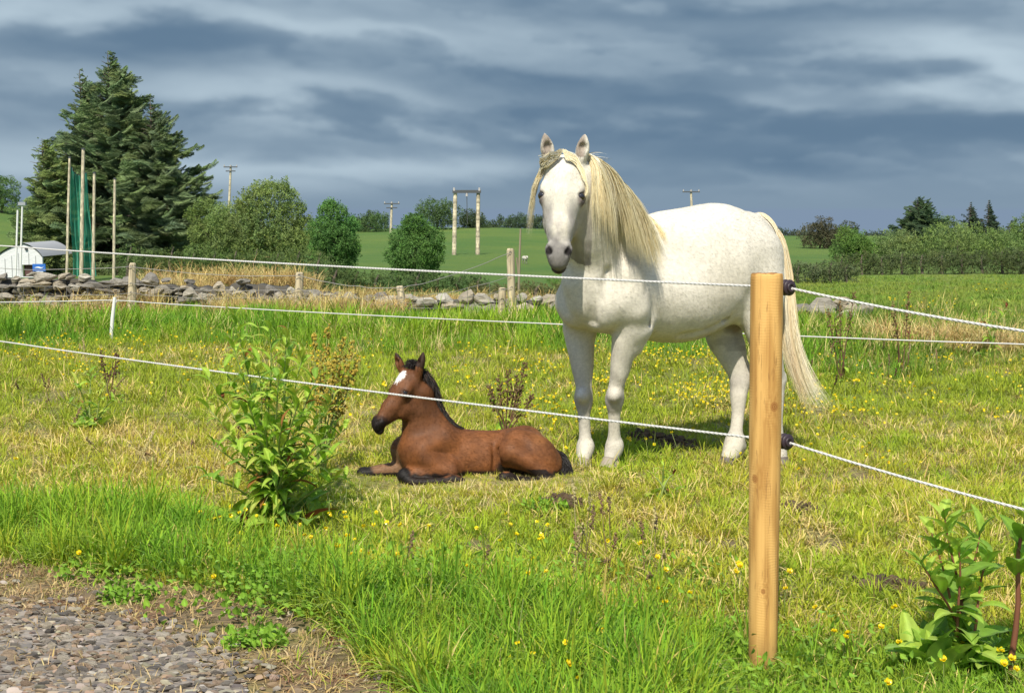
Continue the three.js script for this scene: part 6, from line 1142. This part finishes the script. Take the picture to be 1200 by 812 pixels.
// ---- buttercups ----
const petalGeo = (() => { const g = leafGeo(0.0125, 0.0135, -0.9, -0.2, 3, 0.05, 5); g.deleteAttribute('color'); return g; })();
const petalM = new THREE.MeshPhysicalMaterial({ color: rgb(0.86, 0.70, 0.012), roughness: 0.3, transmission: 0.25, thickness: 0, side: THREE.DoubleSide }), stamenM = std(0.6, 0.42, 0.02, 0.8);
const flowerGeo = (() => { const gs = []; for (let i = 0; i < 5; i++) { const g = petalGeo.clone(); g.rotateX(0.95); g.rotateY(i * 1.2566); gs.push(g); } return mergeGeometries(gs); })();
{
  const spots = [[20, 538, 55], [93, 648, 22], [250, 676, 20], [365, 630, 40], [396, 640, 36], [407, 628, 40], [425, 645, 30], [410, 676, 22], [465, 650, 40], [325, 617, 34], [412, 650, 34], [548, 664, 40], [619, 672, 45], [625, 655, 48], [640, 670, 40], [667, 778, 40], [678, 795, 40], [751, 637, 30], [770, 653, 42], [780, 668, 40], [770, 690, 45], [779, 706, 45], [808, 695, 40], [867, 663, 40], [862, 670, 36], [885, 755, 30], [925, 670, 44], [955, 712, 40], [977, 740, 40], [990, 747, 40], [993, 742, 36], [1032, 735, 40], [1048, 712, 44], [1053, 753, 40], [1107, 713, 44], [1105, 773, 40], [1127, 754, 34], [1172, 763, 40], [1176, 778, 40], [1185, 772, 36], [1190, 784, 36], [1040, 800, 30], [865, 660, 40], [920, 690, 40]];
  let proto;
  spots.forEach(([px, py, hpx]) => {
    let g = groundAt(px, py + hpx * 0.9); const D = -g.z, hh = Math.max(0.05, at(px, py, D).y - g.y);
    const [where, grp] = px < 150 ? ['over the long grass at the left edge', 'buttercups at the left edge'] : px < 480 ? ['in the grass between the drive and the foal', 'buttercups between the drive and the foal'] : px < 870 ? ['in the long grass left of the wooden post', 'buttercups left of the wooden post'] : px < 1000 ? ['in the grass just right of the wooden post', 'buttercups right of the wooden post'] : ['by the large dock at the lower right', 'buttercups around the large dock'];
    const label = 'yellow buttercup flower on a thin stem ' + where;
    let o;
    if (!proto) {
      o = proto = thing('buttercup', label, 'flower', g, 0, grp);
      const st = limb([V(0, -0.02, 0), V(0.01, 0.55, 0.004), V(0, 1, 0)], [0.0018, 0.0016, 0.0013], 5); part('stem', st, stemM, o);
      const hd = part('bloom', flowerGeo, petalM, o); hd.position.y = 1;
      const sm = part('stamens', new THREE.SphereGeometry(0.0042, 8, 6), stamenM, hd); sm.position.y = 0.004;
    } else { o = copyOf(proto, label); o.userData.group = grp; }
    o.position.copy(g); o.rotation.y = R() * 6.28;
    o.children[0].scale.set(1, hh, 1); o.children[1].position.y = hh; o.children[1].rotation.set(rr(0.1, 0.7), 0, rr(-0.4, 0.4)); o.children[1].scale.setScalar(rr(0.95, 1.35));
  });
  // the many farther off
  const far = [], stems = [], area = [[-0.0, 0]];
  const patches = [[120, 415, 150, 16, 260], [40, 432, 80, 20, 150], [170, 430, 150, 22, 200], [380, 430, 70, 20, 90], [420, 470, 60, 40, 60], [620, 440, 90, 26, 240], [600, 480, 60, 30, 110], [780, 450, 90, 34, 420], [760, 420, 80, 14, 160], [840, 470, 40, 40, 120], [690, 470, 60, 40, 160], [1000, 470, 120, 40, 260], [1100, 440, 110, 20, 120], [1080, 392, 40, 10, 60], [940, 460, 40, 60, 140], [1150, 480, 80, 30, 90], [960, 410, 60, 16, 40], [700, 520, 120, 20, 50], [960, 540, 120, 30, 50], [560, 640, 200, 30, 40], [350, 640, 120, 16, 20], [200, 470, 120, 20, 60], [1190, 360, 50, 14, 60], [700, 790, 150, 20, 8]];
  for (const [px, py, w, h, n] of patches) for (let i = 0; i < n; i++) { const p = groundAt(px + rr(-1, 1) * w, py + rr(-1, 1) * h); if (noise(p.x * 1.6, p.z * 1.1, 3) < rr(-0.35, 0.6)) continue; const up = rr(0.07, 0.16) + (py < 400 ? 0.25 : 0), s = rr(0.8, 1.15); p.y += up; far.push([M4(p, Q(R() * 6, rr(0, 0.8), rr(-0.4, 0.4)), s), C3(vary([1, 1, 1], 0.08))]); stems.push([M4(p, Q(R() * 6, rr(-0.15, 0.15), 3.14 + rr(-0.15, 0.15)), V(1, up, 1))]); }
  instances('buttercup_flower', flowerGeo, petalM, far).userData.label = 'small yellow buttercups sprinkled over the paddock';
  instances('buttercup_stem', limb([V(0, 0, 0), V(0, 1, 0)], [0.0015, 0.0015], 4), stemM, stems).userData.label = 'thin stems of the small yellow buttercups';
}
{ // dung and torn turf
  const clod = [91, 92, 93].map((s) => rockGeo(s, 0.7, 0.5, 1));
  for (const [px, py, w, h, n, label] of [[775, 519, 44, 7, 60, 'dark heap of old dung between the mare’s legs'], [660, 592, 26, 6, 26, 'small brown heap of dried dung below the foal’s tail'], [940, 601, 26, 6, 24, 'small brown patch of torn turf right of the wooden post'], [1040, 690, 40, 8, 30, 'broken brown earth clods left of the dock at the lower right']]) {
    const g = groundAt(px, py), t = thing('dung_heap', label, 'dung', g), list = [[], [], []];
    const ww = w / pxm(-g.z), dd = Math.abs(groundAt(px, py - h).z - g.z);
    for (let i = 0; i < n * 3; i++) { const a = R() * 6.28, r = Math.sqrt(R()), x = Math.cos(a) * r * ww, z = Math.sin(a) * r * dd, s = rr(0.012, 0.03); list[i % 3].push([M4(V(x, G(g.x + x, g.z + z) - g.y + s * 0.5 + 0.03 * (1 - r) * R(), z), Q(R() * 6, R() * 6, R() * 6), s), C3(vary([0.085, 0.055, 0.03], 0.35))]); }
    list.forEach((l, k) => instances('clods', clod[k], std(1, 1, 1, 1), l, t));
  }
}
renderer.render(scene, camera);
